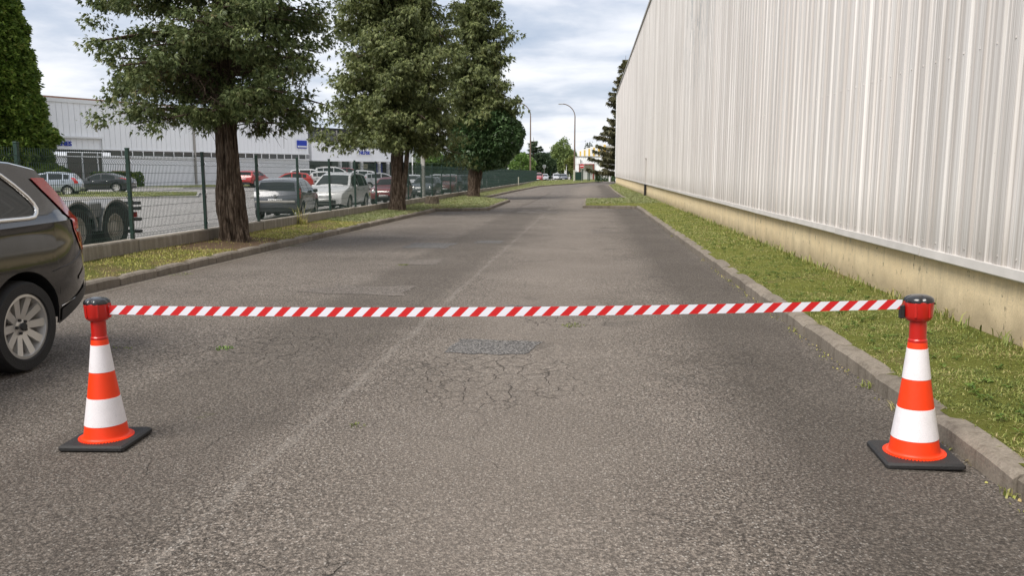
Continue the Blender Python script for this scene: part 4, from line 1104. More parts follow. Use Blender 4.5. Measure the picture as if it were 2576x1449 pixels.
# houses beyond the car park
def house(label, x, y, w, d, h, wall, roofm, gable=True, rz=0.0, nw=2, z=-.5):
    hs = thing('house', label, 'house', (x, y, z), rz)
    q = MB()
    if gable:
        r_ = w * .32
        q.add([(-w/2, -d/2, 0), (w/2, -d/2, 0), (w/2, -d/2, h), (0, -d/2, h + r_), (-w/2, -d/2, h), (-w/2, d/2, 0), (w/2, d/2, 0), (w/2, d/2, h), (0, d/2, h + r_), (-w/2, d/2, h)],
              [(0, 1, 2, 3, 4), (9, 8, 7, 6, 5), (1, 6, 7, 2), (5, 0, 4, 9)])
        q.build('wall', wall, hs)
        q = MB(); e = .3
        for sx in (-1, 1):
            q.add([(sx * (w/2 + e), -d/2 - e, h - e * .64), (0, -d/2 - e, h + r_ + .02), (0, d/2 + e, h + r_ + .02), (sx * (w/2 + e), d/2 + e, h - e * .64),
                   (sx * (w/2 + e), -d/2 - e, h - e * .64 + .15), (0, -d/2 - e, h + r_ + .17), (0, d/2 + e, h + r_ + .17), (sx * (w/2 + e), d/2 + e, h - e * .64 + .15)],
                  [(0, 1, 2, 3), (7, 6, 5, 4), (0, 4, 5, 1), (2, 6, 7, 3), (3, 7, 4, 0)])
        q.build('roof', roofm, hs)
    else:
        q.box((0, 0, h / 2), (w, d, h)); q.build('wall', wall, hs)
        q = MB(); q.box((0, 0, h + .1), (w + .3, d + .3, .2)); q.build('roof', roofm, hs)
    for i in range(nw):
        xw_ = -w / 2 + w * (i + .5) / nw
        q = MB(); q.box((xw_, -d/2 - .02, h * .55), (.9, .06, 1.3)); wi = q.build('window', M['window_dark'], hs)
        q = MB(); q.box((xw_, -d/2 - .05, h * .55 - .7), (1.1, .12, .08)); q.build('sill', M['white'], wi)
    return hs
house('cream gable house behind the bright bushy tree and left lamp', -13.2, 200, 3.4, 8, 2.9, M['cream'], M['brownroof'], True, nw=2, z=-.8)
house('tall white house behind the third cypress', -17.3, 160, 5.0, 8, 5.2, M['whiteclad'], M['brownroof'], False, nw=2, z=-.5)
house('pale house seen under the middle cypress beyond the hedge', -32, 150, 7, 8, 4.0, M['whiteclad'], M['brownroof'], True, nw=3, z=-.3)
house('low white house between the third cypress and bushy tree', -20.5, 150, 4.5, 6, 3.0, M['whiteclad'], M['brownroof'], False, nw=2, z=-.5)
house('long pale roofed house far under the wooded ridge', -22, 420, 26, 12, 7.5, M['whiteclad'], M['greywall'], False, nw=7, z=-1)

# ================================================================== FAR RIGHT BUILDINGS
dep = thing('loading_depot', 'low white depot with shuttered bay behind the no entry sign', 'building', (1.6, 166, -.6))
def db(name, mat, boxes, parent=None):
    q = MB()
    for c, d in boxes: q.box(c, d)
    return q.build(name, mat, parent or dep)
db('wall', M['whiteclad'], [((-4.15, 3, 2.4), (.9, 6, 4.8)), ((2.2, 3, 2.4), (6.2, 6, 4.8)), ((-2.3, 3, 4.05), (2.8, 6, 1.5)), ((-2.3, 4, 1.6), (2.8, 3.6, 3.3))])
q = MB()
for i in range(22): q.box((-4.4 + i * .44, -.03, 4.05), (.3, .06, 1.45))
o = q.build('fascia_rib', M['whiteclad'], dep); o['kind'] = 'stuff'
db('roof_edge', M['steel'], [((.35, -.05, 4.86), (9.9, .2, .14))])
db('shutter', M['white'], [((-2.3, 1.9, 1.7), (2.7, .3, 3.2))]); db('door_frame', M['redrust'], [((-3.62, -.05, 1.6), (.22, .3, 3.3)), ((-.8, -.05, 1.6), (.3, .3, 3.3)), ((-2.2, -.05, 3.3), (3.1, .3, .2))])
db('security_camera', M['white'], [((-3.5, -.35, 4.3), (.26, .4, .22)), ((-3.55, -.15, 3.95), (.10, .3, .5))])
yb_ = thing('yellow_building', 'stepped yellow and white panelled building above the depot roof', 'building', (1.0, 220, -.9))
for i in range(6):
    yk = 16 - i * 6.5; xk = -3.9 + i * 1.22; hk = 8.0 + i * .16
    q = MB(); q.box((xk, yk, hk / 2), (1.3, 6.6, hk)); bb_ = q.build('block', M['white'], yb_)
    q = MB(); q.box((xk + .36, yk - 3.33, hk / 2 - .15), (.56, .06, hk - .3)); q.build('panel', M['yellow'], bb_)
    q = MB(); q.box((xk - .3, yk - 3.33, hk * .66), (.5, .06, .8)); q.build('window', M['window_dark'], bb_) if i in (1, 3) else None
q = MB(); q.box((7.2, -20, 4.1), (8.5, 8, 8.2)); q.build('wing', M['greywall'], yb_)

# ================================================================== STREET FURNITURE
def lamp(label, x, y, z, h, arm):
    r_ = thing('street_lamp', label, 'street lamp', (x, y, z), group='tall street lamps with curved arms')
    pts_ = [(0, 0, 0), (0, 0, h * .55), (0, 0, h * .83)]
    for s in frange(0, 1, 9)[1:]:
        a = s * math.pi / 2 * .92; pts_.append((-arm * (1 - math.cos(a)), 0, h * .83 + h * .17 * math.sin(a)))
    q = MB(); q.tube(pts_, [.16, .12, .095] + [.075] * 8, 10); q.build('pole', M['lamp_pole'], r_, smooth=60)
    q = MB(); q.tube([(0, 0, 0), (0, 0, 1.9)], .17, 10); q.build('pole_sleeve', M['bollard_y'], r_, smooth=60)
    e = pts_[-1]
    q = MB(); q.box((e[0] - .38, 0, e[2] - .02), (.8, .28, .13), bev=.04); hd = q.build('lamp_head', M['steel'], r_)
    q = MB(); q.box((e[0] - .40, 0, e[2] - .095), (.55, .2, .03)); q.build('lens', M['white'], hd)
    return r_
lamp('tall brown street lamp standing left, arm partly behind the cypress', -10.25, 143, -.62, 13.6, 2.0)
lamp('tall brown street lamp standing right, before the young yellowish trees', -2.55, 140, -.30, 12.9, 2.3)
sg = thing('no_entry_sign', 'round red no entry sign on a grey post before the depot', 'road sign', (-1.24, 136, -.35))
q = MB(); q.tube([(0, 0, -.2), (0, 0, 2.95)], .035, 8); q.build('post', M['steel'], sg)
q = MB(); q.lathe([(.0001, -.02), (.36, -.02), (.36, .02), (.0001, .02)], 32, (0, -.05, 2.58), 'y'); dsc = q.build('sign_disc', pm('sign_red', (.55, .012, .02), .4), sg)
q = MB(); q.box((0, -.085, 2.58), (.52, .02, .13)); q.build('sign_bar', M['white'], dsc)
q = MB(); q.lathe([(.355, -.078), (.38, -.078), (.38, -.03), (.355, -.03)], 32, (0, 0, 2.58), 'y', close=True); q.build('sign_rim', M['white'], dsc)
gt = thing('green_gate', 'dark green sheet gate with a white barred section by the depot', 'gate', (-1.2, 147, -.4))
q = MB(); q.box((-.75, 0, .9), (1.25, .06, 1.5)); q.build('gate_panel', M['fence'], gt)
q = MB(); q.box((.0, 0, 1.05), (.14, .14, 2.1)); q.build('gate_post', M['fence'], gt)
for xx_ in (.95, 1.2): 
    q = MB(); q.box((xx_, 0, 1.05), (.16, .16, 2.1)); q.build('gate_post', M['fence'], gt)
for i in range(6):
    q = MB(); q.box((.16 + i * .12, 0, 1.05), (.05, .04, 1.5)); q.build('bar', M['white'], gt)
q = MB(); q.box((0, 0, .7), (.28, .28, 1.5), bev=.03); tag(q.build('gate_pillar', M['white'], loc=(3.45, 141.5, -.35)), 'short white pillar before the rounded hedge at the hall corner', 'pillar')
q = MB(); q.box((0, 0, 1.0), (.08, .08, 2.0)); tag(q.build('fence_post', M['fence'], loc=(2.05, 145, -.35)), 'lone dark green post before the rounded hedge', 'post')
ff_ = thing('street_fence', 'row of thin dark posts with two rails beside the far street', 'fence', (-7.4, 128, -.32))
for i, (px, py) in enumerate(((0, 0), (1.05, 6), (2.4, 13), (3.6, 20), (4.9, 28))):
    q = MB(); q.box((px, py, .85), (.08, .08, 1.9)); q.build('fence_post', M['wire'], ff_)
mr = thing('traffic_mirror', 'small round traffic mirror on a thin post beside the far street', 'mirror', (-9.2, 168, -.7))
q = MB(); q.tube([(0, 0, 0), (0, 0, 2.9)], .035, 8); q.build('post', M['steel'], mr)
q = MB(); q.lathe([(.0001, -.03), (.36, -.03), (.38, .02), (.0001, .05)], 24, (0, 0, 3.0), 'y'); q.build('mirror_face', M['chrome'], mr)
PLN = ['farthest', 'second farthest', 'middle', 'second nearest', 'nearest']
for i in range(5):
    pl_ = thing('park_lamp', PLN[i] + ' of five small white park lamps along the far path', 'street lamp', (-5.9 + i * .28, 196 - i * 6, -.75), group='white park lamps along the far path')
    q = MB(); q.tube([(0, 0, 0), (0, 0, 3.3)], .06, 8); q.build('pole', M['white'], pl_); q = MB(); q.lathe([(.0001, 3.3), (.34, 3.3), (.34, 3.42), (.0001, 3.48)], 14); q.build('lamp_shade', M['darkmetal'], pl_)
for i, (px, lab) in enumerate(((-20.0, 'left thin white flagpole before the dark hedge'), (-18.9, 'right thin white flagpole before the dark hedge'))):
    q = MB(); q.tube([(0, 0, 0), (0, 0, 7)], [.07, .045], 8); tag(q.build('flagpole', M['white'], loc=(px, 92, -.2)), lab, 'flagpole')

# grass islands in the car park with pale kerbs
def island(poly, h=.07):
    zf = lambda x, y: gz(x, y) + h - .055
    q = MB(); q.prism(poly, lambda x, y: gz(x, y) - .2, lambda x, y: zf(x, y) + .05)
    tag(q.build('island_kerb', M['grey_conc']), kind='structure')
    n = len(poly); cx = sum(p[0] for p in poly) / n; cy = sum(p[1] for p in poly) / n
    ins = [(p[0] + (cx - p[0]) * .03, p[1] + (cy - p[1]) * .06) for p in poly]
    q = MB(); q.prism(ins, lambda x, y: gz(x, y), lambda x, y: zf(x, y) + .056); tag(q.build('lawn', M['verge_r']), kind='structure')
    xs_ = [p[0] for p in ins]; ys_ = [p[1] for p in ins]; P = []
    def inside(x, y):
        c = False
        for (xa, ya), (xb, yb2) in zip(ins, ins[1:] + ins[:1]):
            if (ya > y) != (yb2 > y) and x < (xb - xa) * (y - ya) / (yb2 - ya) + xa: c = not c
        return c
    for _ in range(7000):
        x, y = rng.uniform(min(xs_), max(xs_)), rng.uniform(min(ys_), max(ys_))
        if inside(x, y): P.append((x, y, zf(x, y) + .05))
    if P: tag(link('grass', blades('grass', np.array(P), .04, .09, .025, M['grass_f'], 1.2)), kind='stuff')
island([(-34, 45.5), (-27.5, 46.5), (-24.5, 49.5), (-28, 57), (-38.5, 57)])
island([(-21.2, 49.8), (-15, 51.5), (-12.6, 58.5), (-12.6, 66), (-15.5, 66), (-18, 60), (-25, 60)])
island([(-39, 72), (-37, 72), (-30, 86), (-33, 87), (-40.2, 83), (-43, 74)])

# ================================================================== VEHICLES
TYPES = {
 'hatch': dict(L=4.0, W=1.70, H=1.46, wb=2.5, fo=.80, r=.31, top=[(0, .46), (.03, .64), (.10, .73), (.35, .83), (.95, .95), (1.05, .98), (1.72, 1.35), (2.2, 1.455), (2.9, 1.44), (3.45, 1.37), (3.56, 1.32), (3.84, .98), (3.93, .82), (3.985, .62), (4.0, .42)], belt=[(0, .68), (1.0, .92), (4, 1.02)], ws=(1.08, 1.70), rg=(3.58, 3.82), sw=[(1.32, 2.20), (2.28, 3.05), (3.10, 3.42)]),
 'mpv': dict(L=4.4, W=1.80, H=1.66, wb=2.68, fo=.90, r=.33, top=[(0, .48), (.03, .68), (.12, .80), (.40, .92), (.95, 1.06), (1.02, 1.08), (1.75, 1.54), (2.2, 1.655), (3.2, 1.65), (4.0, 1.58), (4.08, 1.52), (4.26, 1.08), (4.35, .86), (4.39, .64), (4.4, .42)], belt=[(0, .75), (1.0, 1.0), (4.4, 1.05)], ws=(1.05, 1.73), rg=(4.10, 4.25), sw=[(1.40, 2.35), (2.43, 3.35), (3.42, 3.95)]),
 'coupe': dict(L=4.75, W=1.84, H=1.42, wb=2.75, fo=.95, r=.34, top=[(0, .44), (.03, .62), (.12, .70), (.4, .80), (1.25, .93), (1.38, .95), (2.15, 1.32), (2.6, 1.415), (3.1, 1.40), (3.55, 1.30), (4.25, 1.03), (4.45, 1.00), (4.66, .97), (4.72, .75), (4.75, .45)], belt=[(0, .66), (1.3, .88), (4.75, .98)], ws=(1.42, 2.12), rg=(3.58, 4.2), sw=[(1.72, 2.62), (2.70, 3.62)]),
 'mini': dict(L=3.63, W=1.69, H=1.41, wb=2.47, fo=.66, r=.30, top=[(0, .46), (.04, .66), (.13, .78), (.35, .86), (.95, .95), (1.05, .97), (1.58, 1.31), (1.9, 1.405), (2.9, 1.37), (3.22, 1.32), (3.30, 1.26), (3.48, .92), (3.58, .75), (3.62, .60), (3.63, .42)], belt=[(0, .74), (1.0, .90), (3.63, .95)], ws=(1.08, 1.56), rg=(3.31, 3.46), sw=[(1.32, 2.22), (2.30, 3.08)]),
 'twingo': dict(L=3.43, W=1.63, H=1.42, wb=2.35, fo=.58, r=.27, top=[(0, .44), (.03, .62), (.10, .74), (.30, .82), (.72, .93), (.78, .95), (1.42, 1.33), (1.8, 1.415), (2.6, 1.40), (3.0, 1.33), (3.08, 1.27), (3.28, .94), (3.38, .74), (3.42, .60), (3.43, .42)], belt=[(0, .72), (.8, .90), (3.43, .94)], ws=(.80, 1.40), rg=(3.1, 3.26), sw=[(1.08, 1.98), (2.06, 2.85)]),
 'estate': dict(L=4.55, W=1.76, H=1.50, wb=2.65, fo=.88, r=.32, top=[(0, .45), (.03, .63), (.12, .72), (.4, .82), (1.15, .95), (1.25, .97), (1.98, 1.38), (2.4, 1.49), (3.4, 1.48), (4.12, 1.40), (4.22, 1.34), (4.44, 1.0), (4.51, .82), (4.54, .62), (4.55, .42)], belt=[(0, .68), (1.2, .92), (4.55, 1.0)], ws=(1.28, 1.95), rg=(4.24, 4.42), sw=[(1.55, 2.45), (2.53, 3.42), (3.5, 4.12)]),
 'suv': dict(L=4.4, W=1.84, H=1.66, wb=2.63, fo=.9, r=.35, top=[(0, .52), (.03, .74), (.12, .86), (.4, .97), (1.2, 1.06), (1.3, 1.08), (1.95, 1.54), (2.4, 1.655), (3.3, 1.63), (3.95, 1.54), (4.05, 1.48), (4.25, 1.12), (4.34, .9), (4.38, .7), (4.4, .5)], belt=[(0, .8), (1.2, 1.02), (4.4, 1.12)], ws=(1.33, 1.92), rg=(4.06, 4.23), sw=[(1.6, 2.45), (2.53, 3.4), (3.48, 3.85)]),
 'tall': dict(rt=.165, L=4.88, W=1.93, H=1.72, wb=2.98, fo=.87, r=.37, top=[(0, .55), (.04, .86), (.18, 1.0), (.5, 1.06), (1.25, 1.13), (1.36, 1.16), (2.15, 1.58), (2.6, 1.70), (3.6, 1.70), (4.1, 1.665), (4.36, 1.615), (4.40, 1.56), (4.58, 1.36), (4.69, 1.22), (4.77, 1.06), (4.835, .88), (4.87, .70), (4.88, .58), (4.88, .44)], belt=[(0, .9), (1.2, 1.10), (4.88, 1.20)], ws=(1.4, 2.1), rg=(4.42, 4.70), sw=[]),
}
class Body:
    def __init__(s, T, tumble=.34):
        s.T = T; s.L, s.W, s.H = T['L'], T['W'], T['H']; s.tb = tumble; s.xf = T['fo']; s.xr = T['fo'] + T['wb']; s.r = T['r']; s.ra = T.get('ra', T['r'] * 1.2); s.clr = T.get('clr', .20)
        s.crease = T.get('crease')
    def top(s, x): return lerp(s.T['top'], x)
    def belt(s, x): return lerp(s.T['belt'], x)
    def wp(s, x):
        h = s.W / 2; f = .62; a = max(0, f - x) / f; r_ = max(0, x - (s.L - f)) / f
        return h * (1 - .17 * a ** 2.3 - s.T.get('rt', .13) * r_ ** 2.3)
    def lo(s, x):
        z = s.clr + (.12 * max(0, .5 - x) / .5) + s.T.get('rise', .16) * max(0, x - (s.L - .75)) / .75
        for cx in (s.xf, s.xr):
            d = abs(x - cx)
            if d < s.ra: z = max(z, s.r + math.sqrt(s.ra ** 2 - d * d) + .0)
        return z
    def y(s, x, z):
        bl = s.belt(x); w = s.wp(x)
        if z > bl:
            t = z - bl; y_ = w - .015 - t * s.tb - .10 * t * t
        else:
            t = (bl - z) / max(bl - .2, .1); y_ = w - .02 * abs(t - .35) * 1.5 - .045 * max(0, t - .6) / .4
        if s.crease:
            u_ = min(max((z - s.crease) / .085, 0), 1); y_ -= .034 * u_ * u_ * (3 - 2 * u_)
            y_ -= .016 / (1 + math.exp(-(s.crease - .012 - z) * 130)) * math.exp(-max(0, s.crease - z) * 5)
        return max(.05, y_)
    def side(s, x, z, sg=1): return Vector((x, sg * s.y(x, z), z))
    def ye(s, x): return max(.06, s.y(x, s.top(x)) - .03)
    def lid(s, x, f):
        ye = s.ye(x); zt = s.top(x); cr = .03 if s.T['ws'][0] < x < s.T['rg'][1] else .02
        q = 1 - f * f; dx = 0
        if x < .45: dx = -.075 * q * (1 - x / .45)
        if x > s.L - .6: dx = .07 * q * (1 - (s.L - x) / .6)
        return Vector((x + dx, ye * f, zt + .016 + cr * q))
    def xfront(s, z):
        p = s.T['top']
        for (a, b_), (c, d) in zip(p, p[1:]):
            if b_ <= z <= d: return a + (c - a) * (z - b_) / max(d - b_, 1e-6)
        return 0
    def xrear(s, z):
        p = s.T['top'][::-1]
        for (a, b_), (c, d) in zip(p, p[1:]):
            if b_ <= z <= d: return a + (c - a) * (z - b_) / max(d - b_, 1e-6)
        return s.L
    def shell(s, nx=46):
        xs = set(frange(0, s.L, nx)) | {p[0] for p in s.T['top']}
        for cx in (s.xf, s.xr):
            for k in range(17): xs.add(cx - s.ra * math.cos(math.pi * k / 16))
            xs.add(cx - s.ra - .001); xs.add(cx + s.ra + .001)
        xs = sorted(x for x in xs if 0 <= x <= s.L)
        b = MB(); rows = []
        for x in xs:
            lo, tp, bl = s.lo(x), s.top(x), s.belt(x); half = []
            lo = min(lo, tp - .04)
            zz = [lo + (min(bl, tp) - lo) * k / 9 for k in range(10)]
            zz += [min(bl, tp) + (tp - min(bl, tp)) * k / 5 for k in range(1, 6)] if tp > bl + .01 else [tp - .0005 * (5 - k) for k in range(1, 6)]
            for z in zz: half.append(Vector((x, s.y(x, z), z)))
            for f in (1.0, .86, .6, .3, 0): half.append(s.lid(x, f))
            rows.append(half)
        m = len(rows[0])
        for rws in rows:
            b.v += [tuple(p) for p in rws] + [(p.x, -p.y, p.z) for p in rws[-2::-1]]
        n = 2 * m - 1
        for i in range(len(rows) - 1):
            for j in range(n - 1):
                b.f.append((i * n + j, i * n + j + 1, (i + 1) * n + j + 1, (i + 1) * n + j)); b.mi.append(0)
        b.f.append(tuple(range(n - 1, -1, -1))); b.f.append(tuple((len(rows) - 1) * n + j for j in range(n))); b.mi += [0, 0]
        # arch liners and floor
        for cx in (s.xf, s.xr):
            for sg in (1, -1):
                p = []
                for k in range(17):
                    a = math.pi * k / 16; x = cx - s.ra * math.cos(a); z = s.r + s.ra * math.sin(a) if 0 < k < 16 else s.r
                    z = max(z, .2); yo = s.y(x, min(max(z, s.clr), s.top(x))) - .004
                    p += [(x, sg * yo, z), (x, sg * (s.W / 2 - .42), z)]
                b.add(p, [(2 * k, 2 * k + 1, 2 * k + 3, 2 * k + 2) for k in range(16)], 1)
                b.add([p[2 * k + 1] for k in range(17)] + [(cx + s.ra, sg * (s.W / 2 - .42), .15), (cx - s.ra, sg * (s.W / 2 - .42), .15)], [tuple(range(19))], 1)
        b.box((s.L / 2, 0, s.clr + .12), (s.L - .5, s.W - .86, .2), mi=1)
        return b
def patchgrid(fn, us, ws, off):
    """grid on a surface, pushed off along its normal"""
    b = MB(); e = 1e-3
    def P(u, w):
        p = fn(u, w); a = fn(u + e, w) - p; c = fn(u, w + e) - p; n = a.cross(c)
        n = n.normalized() if n.length > 1e-12 else Vector((0, 0, 1))
        return p + n * off
    b.grid(P, us, ws); return b
def wheel(r, w, dark=False, n=28, spokes=5, big=False):
    """returns tyre, rim builders; axis y, outer face at +y"""
    t = MB(); rr = r * (.68 if not big else .70)
    t.lathe([(rr, -w / 2), (r * .93, -w / 2), (r * .985, -w * .38), (r, -w * .2), (r, w * .2), (r * .985, w * .38), (r * .94, w / 2), (rr + .012, w * .5), (rr, w * .42)], n, axis='y', close=True)
    m = MB()
    m.lathe([(rr, -w * .3), (rr + .004, w * .44), (rr - .018, w * .45), (rr - .03, w * .28), (rr - .05, -w * .1), (.0001, -w * .1)], n, axis='y')
    m.lathe([(.0001, w * .30), (r * .10, w * .30), (r * .19, w * .24), (r * .22, w * .05)], 14, axis='y')
    for k in range(spokes):
        a0 = 2 * math.pi * k / spokes + .3
        for da in ((-.10, .10) if spokes <= 5 else (0,)):
            a = a0 + da; hw = .030 * r / .31 if spokes <= 5 else (.027)
            d = Vector((math.sin(a), 0, math.cos(a))); q = Vector((math.cos(a), 0, -math.sin(a)))
            i0, i1 = d * r * .16, d * (rr - .012)
            y0, y1 = w * .26, w * .40
            vv = [i0 - q * hw + Vector((0, y0, 0)), i0 + q * hw + Vector((0, y0, 0)), i1 + q * hw * 1.25 + Vector((0, y1, 0)), i1 - q * hw * 1.25 + Vector((0, y1, 0))]
            vv += [v - Vector((0, .035, 0)) for v in vv]
            m.add(vv, [(0, 1, 2, 3), (7, 6, 5, 4), (0, 4, 5, 1), (1, 5, 6, 2), (2, 6, 7, 3), (3, 7, 4, 0)])
    return t, m
_wheels = {}
def get_wheel(r, spokes=5, w=.20):
    k = (round(r, 3), spokes, w)
    if k not in _wheels:
        t, m = wheel(r, w, spokes=spokes); _wheels[k] = (t.mesh('tyre', M['rubber'], 40), m.mesh('rim', M['alloy'], 40))
    return _wheels[k]
def add_wheels(root, B, spokes=5, w=.20, inset=.02):
    tm, rm = get_wheel(B.r, spokes, w)
    for cx in (B.xf, B.xr):
        for sg in (1, -1):
            o = link('wheel', tm, root, (cx, sg * (B.W / 2 - w / 2 - inset), B.r)); o.rotation_euler = (0, 0, 0 if sg > 0 else math.pi)
            link('rim', rm, o)
def car(label, typ, pos, heading, colour, group='cars in the car park', z=None, metallic=0.0, plate=None, front='std', rails=False, scale=1.0, lowres=False, paintm=None):
    """heading: world direction of the nose, degrees from +Y towards +X"""
    T = TYPES[typ]; B = Body(T)
    a = R(heading); zz = (gz(*pos) - .055) if z is None else z
    # local +x runs nose -> tail
    tail = Vector((-math.sin(a), -math.cos(a), 0)); rz = math.atan2(tail.y, tail.x)
    org = Vector((pos[0], pos[1], zz)) - tail * (B.L / 2 * scale)
    root = thing('parked_car', label, 'car', org, rz, group); root.scale = (scale,) * 3
    pmat = paintm or paint('paint_' + '_'.join('%02d' % int(c * 99) for c in colour), colour, metallic)
    B.shell(30 if lowres else 46).build('body', [pmat, M['black']], root, smooth=32)
    add_wheels(root, B)
    def put(name, b, m, par=None): return b.build(name, m, par or root, smooth=True)
    # glass
    put('windscreen', patchgrid(B.lid, frange(T['ws'][0], T['ws'][1], 6), frange(-.90, .90, 9), .006), M['glass'])
    put('rear_window', patchgrid(B.lid, frange(T['rg'][0], T['rg'][1], 5), frange(-.86, .86, 9), .006), M['glass'])
    for sg in (1, -1):
        for (x0, x1) in T['sw']:
            def wfn(x, t, sg=sg):
                z0_, z1_ = B.belt(x) + .03, max(B.top(x) - .075, B.belt(x) + .05)
                return B.side(x, z0_ + (z1_ - z0_) * t, sg)
            put('side_window', patchgrid(wfn, frange(x0, x1, 7), frange(0, 1, 4), .006 * -sg * -1 * (-1 if sg > 0 else -1) * (-1)), M['glass']) if False else \
            put('side_window', patchgrid(wfn, frange(x0, x1, 7), frange(0, 1, 4), -.006 * sg), M['glass'])
        # lamps wrap the corners
        zt = B.top(.12)
        put('headlight', patchgrid(lambda zz_, f, sg=sg: B.lid(B.xfront(zz_), sg * f), frange(zt - .16, zt - .02, 4), frange(.62, .99, 4), -.006 * sg), M['clearlamp']) if front == 'std' else None
        if front == 'round':
            q = MB(); q.lathe([(.0001, -.045), (.06, -.035), (.095, -.01), (.105, .03), (.0001, .04)], 18, axis='x'); 
            xh = B.xfront(zt - .10); o = q.build('headlight', M['clearlamp'], root, (xh - .01, sg * B.W * .335, zt - .085), smooth=50)
            q = MB(); q.lathe([(.105, -.02), (.125, -.01), (.125, .04), (.105, .04)], 18, axis='x', close=True); q.build('bezel', M['chrome'], o, smooth=50)
        zr = B.belt(B.L - .2)
        put('tail_light', patchgrid(lambda zz_, f, sg=sg: B.lid(B.xrear(zz_), sg * f), frange(zr - .24, zr + .10, 5), frange(.80, .995, 3), .006 * sg), M['redlamp'])
        put('tail_light', patchgrid(lambda x, z_, sg=sg: B.side(x, z_, sg), [0, .5, 1], [0, .5, 1], 0) if False else
            patchgrid(lambda t, q_, sg=sg: B.side(B.xrear(zr - .24 + .34 * q_) - .22 + .215 * t, zr - .24 + .34 * q_, sg), frange(0, 1, 4), frange(0, 1, 5), -.006 * sg), M['redlamp'])
        q = MB(); xm = T['ws'][0] + .42; q.box((xm, sg * (B.y(xm, B.belt(xm)) + .10), B.belt(xm) + .06), (.10, .17, .13), bev=.03); put('wing_mirror', q, M['black'] if colour[0] < .3 else pmat)
        for xd in (2.05, 3.0):
            if xd < B.L - .9:
                q = MB(); q.box((xd + .1, sg * (B.y(xd, B.belt(xd) - .10) + .012), B.belt(xd) - .10), (.16, .03, .03), bev=.008); put('door_handle', q, M['black'] if colour[0] > .05 else M['chrome'])
        def sill(x, t, sg=sg): return B.side(x, B.clr + .015 + .10 * t, sg)
        put('sill_trim', patchgrid(sill, frange(B.xf + B.ra + .03, B.xr - B.ra - .03, 6), [0, 1], -.008 * sg), M['black'])
    # noses and tails
    zb = T['top'][0][1]
    put('grille', patchgrid(lambda zz_, f: B.lid(B.xfront(zz_), f), frange(zb + .10, zb + .20, 3), frange(-.42, .42, 7), -.006) if True else None, M['black'])
    put('lower_grille', patchgrid(lambda t, f: Vector((B.lid(0.0, f).x, B.lid(0, f).y, zb - .14 + .14 * t)), [0, 1], frange(-.7, .7, 7), -.008), M['black'])
    q = MB(); q.box((B.lid(0, 0).x - .012, 0, zb + .02), (.02, .50, .11)); pf_ = put('number_plate', q, M['plate'])
    q = MB(); xr_ = B.lid(B.xrear(.72), 0).x; q.box((xr_ + .016, 0, .70), (.02, .50, .11)); pr_ = put('number_plate', q, M['plate'])
    if plate:
        fr, txt = plate
        if fr == 'front': text('lettering', txt, .105, M['ink'], pf_, frame(Vector((B.lid(0, 0).x - .023, 0, zb + .02)), (0, -1, 0)), .001)
        else: text('lettering', txt, .105, M['ink'], pr_, frame(Vector((xr_ + .027, 0, .70)), (0, 1, 0)), .001)
    put('bumper_trim', patchgrid(lambda t, f: Vector((B.lid(B.L, f).x, B.lid(B.L, f).y, .30 + .12 * t)), [0, 1], frange(-.9, .9, 9), .008), M['black'])
    if rails:
        for sg in (1, -1):
            q = MB(); q.tube([(T['ws'][1] + .4, sg * .56, T['H'] - .02), (T['ws'][1] + .5, sg * .56, T['H'] + .07), (T['rg'][0] - .5, sg * .56, T['H'] + .06), (T['rg'][0] - .35, sg * .56, T['H'] - .04)], .02, 6); put('roof_rail', q, M['steel'])
    return root, B, pmat

SIL = (.46, .47, .49); GREY = (.10, .105, .115); WHT = (.74, .74, .74)
gh_, BG, gp = car('dark grey hatchback seen from behind, nearest car beyond the trunk', 'hatch', (-11.35, 30.1), -8, (.085, .088, .10), plate=('rear', 'UA5-912'), metallic=.4)
van, BV, vp = car('silver people carrier facing the fence with big windscreen', 'mpv', (-11.55, 37.2), 180, (.66, .655, .64))
mn, BM, mp_ = car('dark red small car with round headlights and chrome grille', 'mini', (-10.75, 44.1), 180, (.20, .018, .022), plate=('front', 'CW-324-SD'), front='round')
car('tiny dark grey city car with round headlights behind concrete pole', 'twingo', (-10.95, 54.8), 180, (.075, .078, .085), front='round', metallic=.3)
car('dark red saloon with red bonnet past the city car', 'hatch', (-10.9, 63.2), 180, (.15, .022, .02))
car('black car nose-on just left of the third trunk', 'estate', (-11.0, 72), 180, (.03, .032, .036))
car('white van-like car just right of the third trunk behind fence', 'mpv', (-10.6, 81.5), 180, WHT)
car('pale silver car fourth from the end behind the far fence', 'hatch', (-11.0, 90), 180, SIL)
car('white box-shaped car near the end of the fence', 'mpv', (-11.3, 99), 180, WHT)
car('light blue-grey car farthest along behind the fence', 'estate', (-11.6, 109), 180, (.30, .33, .36))
car('bright red hatchback seen from behind against the white factory', 'hatch', (-32.9, 78.0), 2, (.50, .018, .018), z=0, scale=1.05)
car('red hatchback side-on between trunk and silver people carrier', 'hatch', (-25.1, 67.0), -108, (.55, .03, .022), z=-.08)
car('white hatchback tail just behind the side-on red hatchback', 'hatch', (-23.3, 72.2), 72, WHT, z=0, lowres=True)
car('white estate with dark roof behind the red side-on hatchback', 'estate', (-26.6, 77.5), 75, WHT, z=.1, lowres=True, scale=1.05)
car('white tall estate with long silver roof rails', 'mpv', (-28.0, 89), 72, WHT, z=.05, rails=True, scale=1.12, lowres=True)
car('white sport utility car with red tail lamp and dark side glass', 'suv', (-23.6, 81.5), -105, WHT, z=-.1)
car('dark red car roof behind the white sport utility car', 'mpv', (-29.5, 99), 75, (.22, .015, .03), z=.1, lowres=True, scale=1.05)
car('silver hatchback facing right behind the dark red small car', 'hatch', (-18.9, 74.5), 75, SIL, z=-.2, scale=1.05)
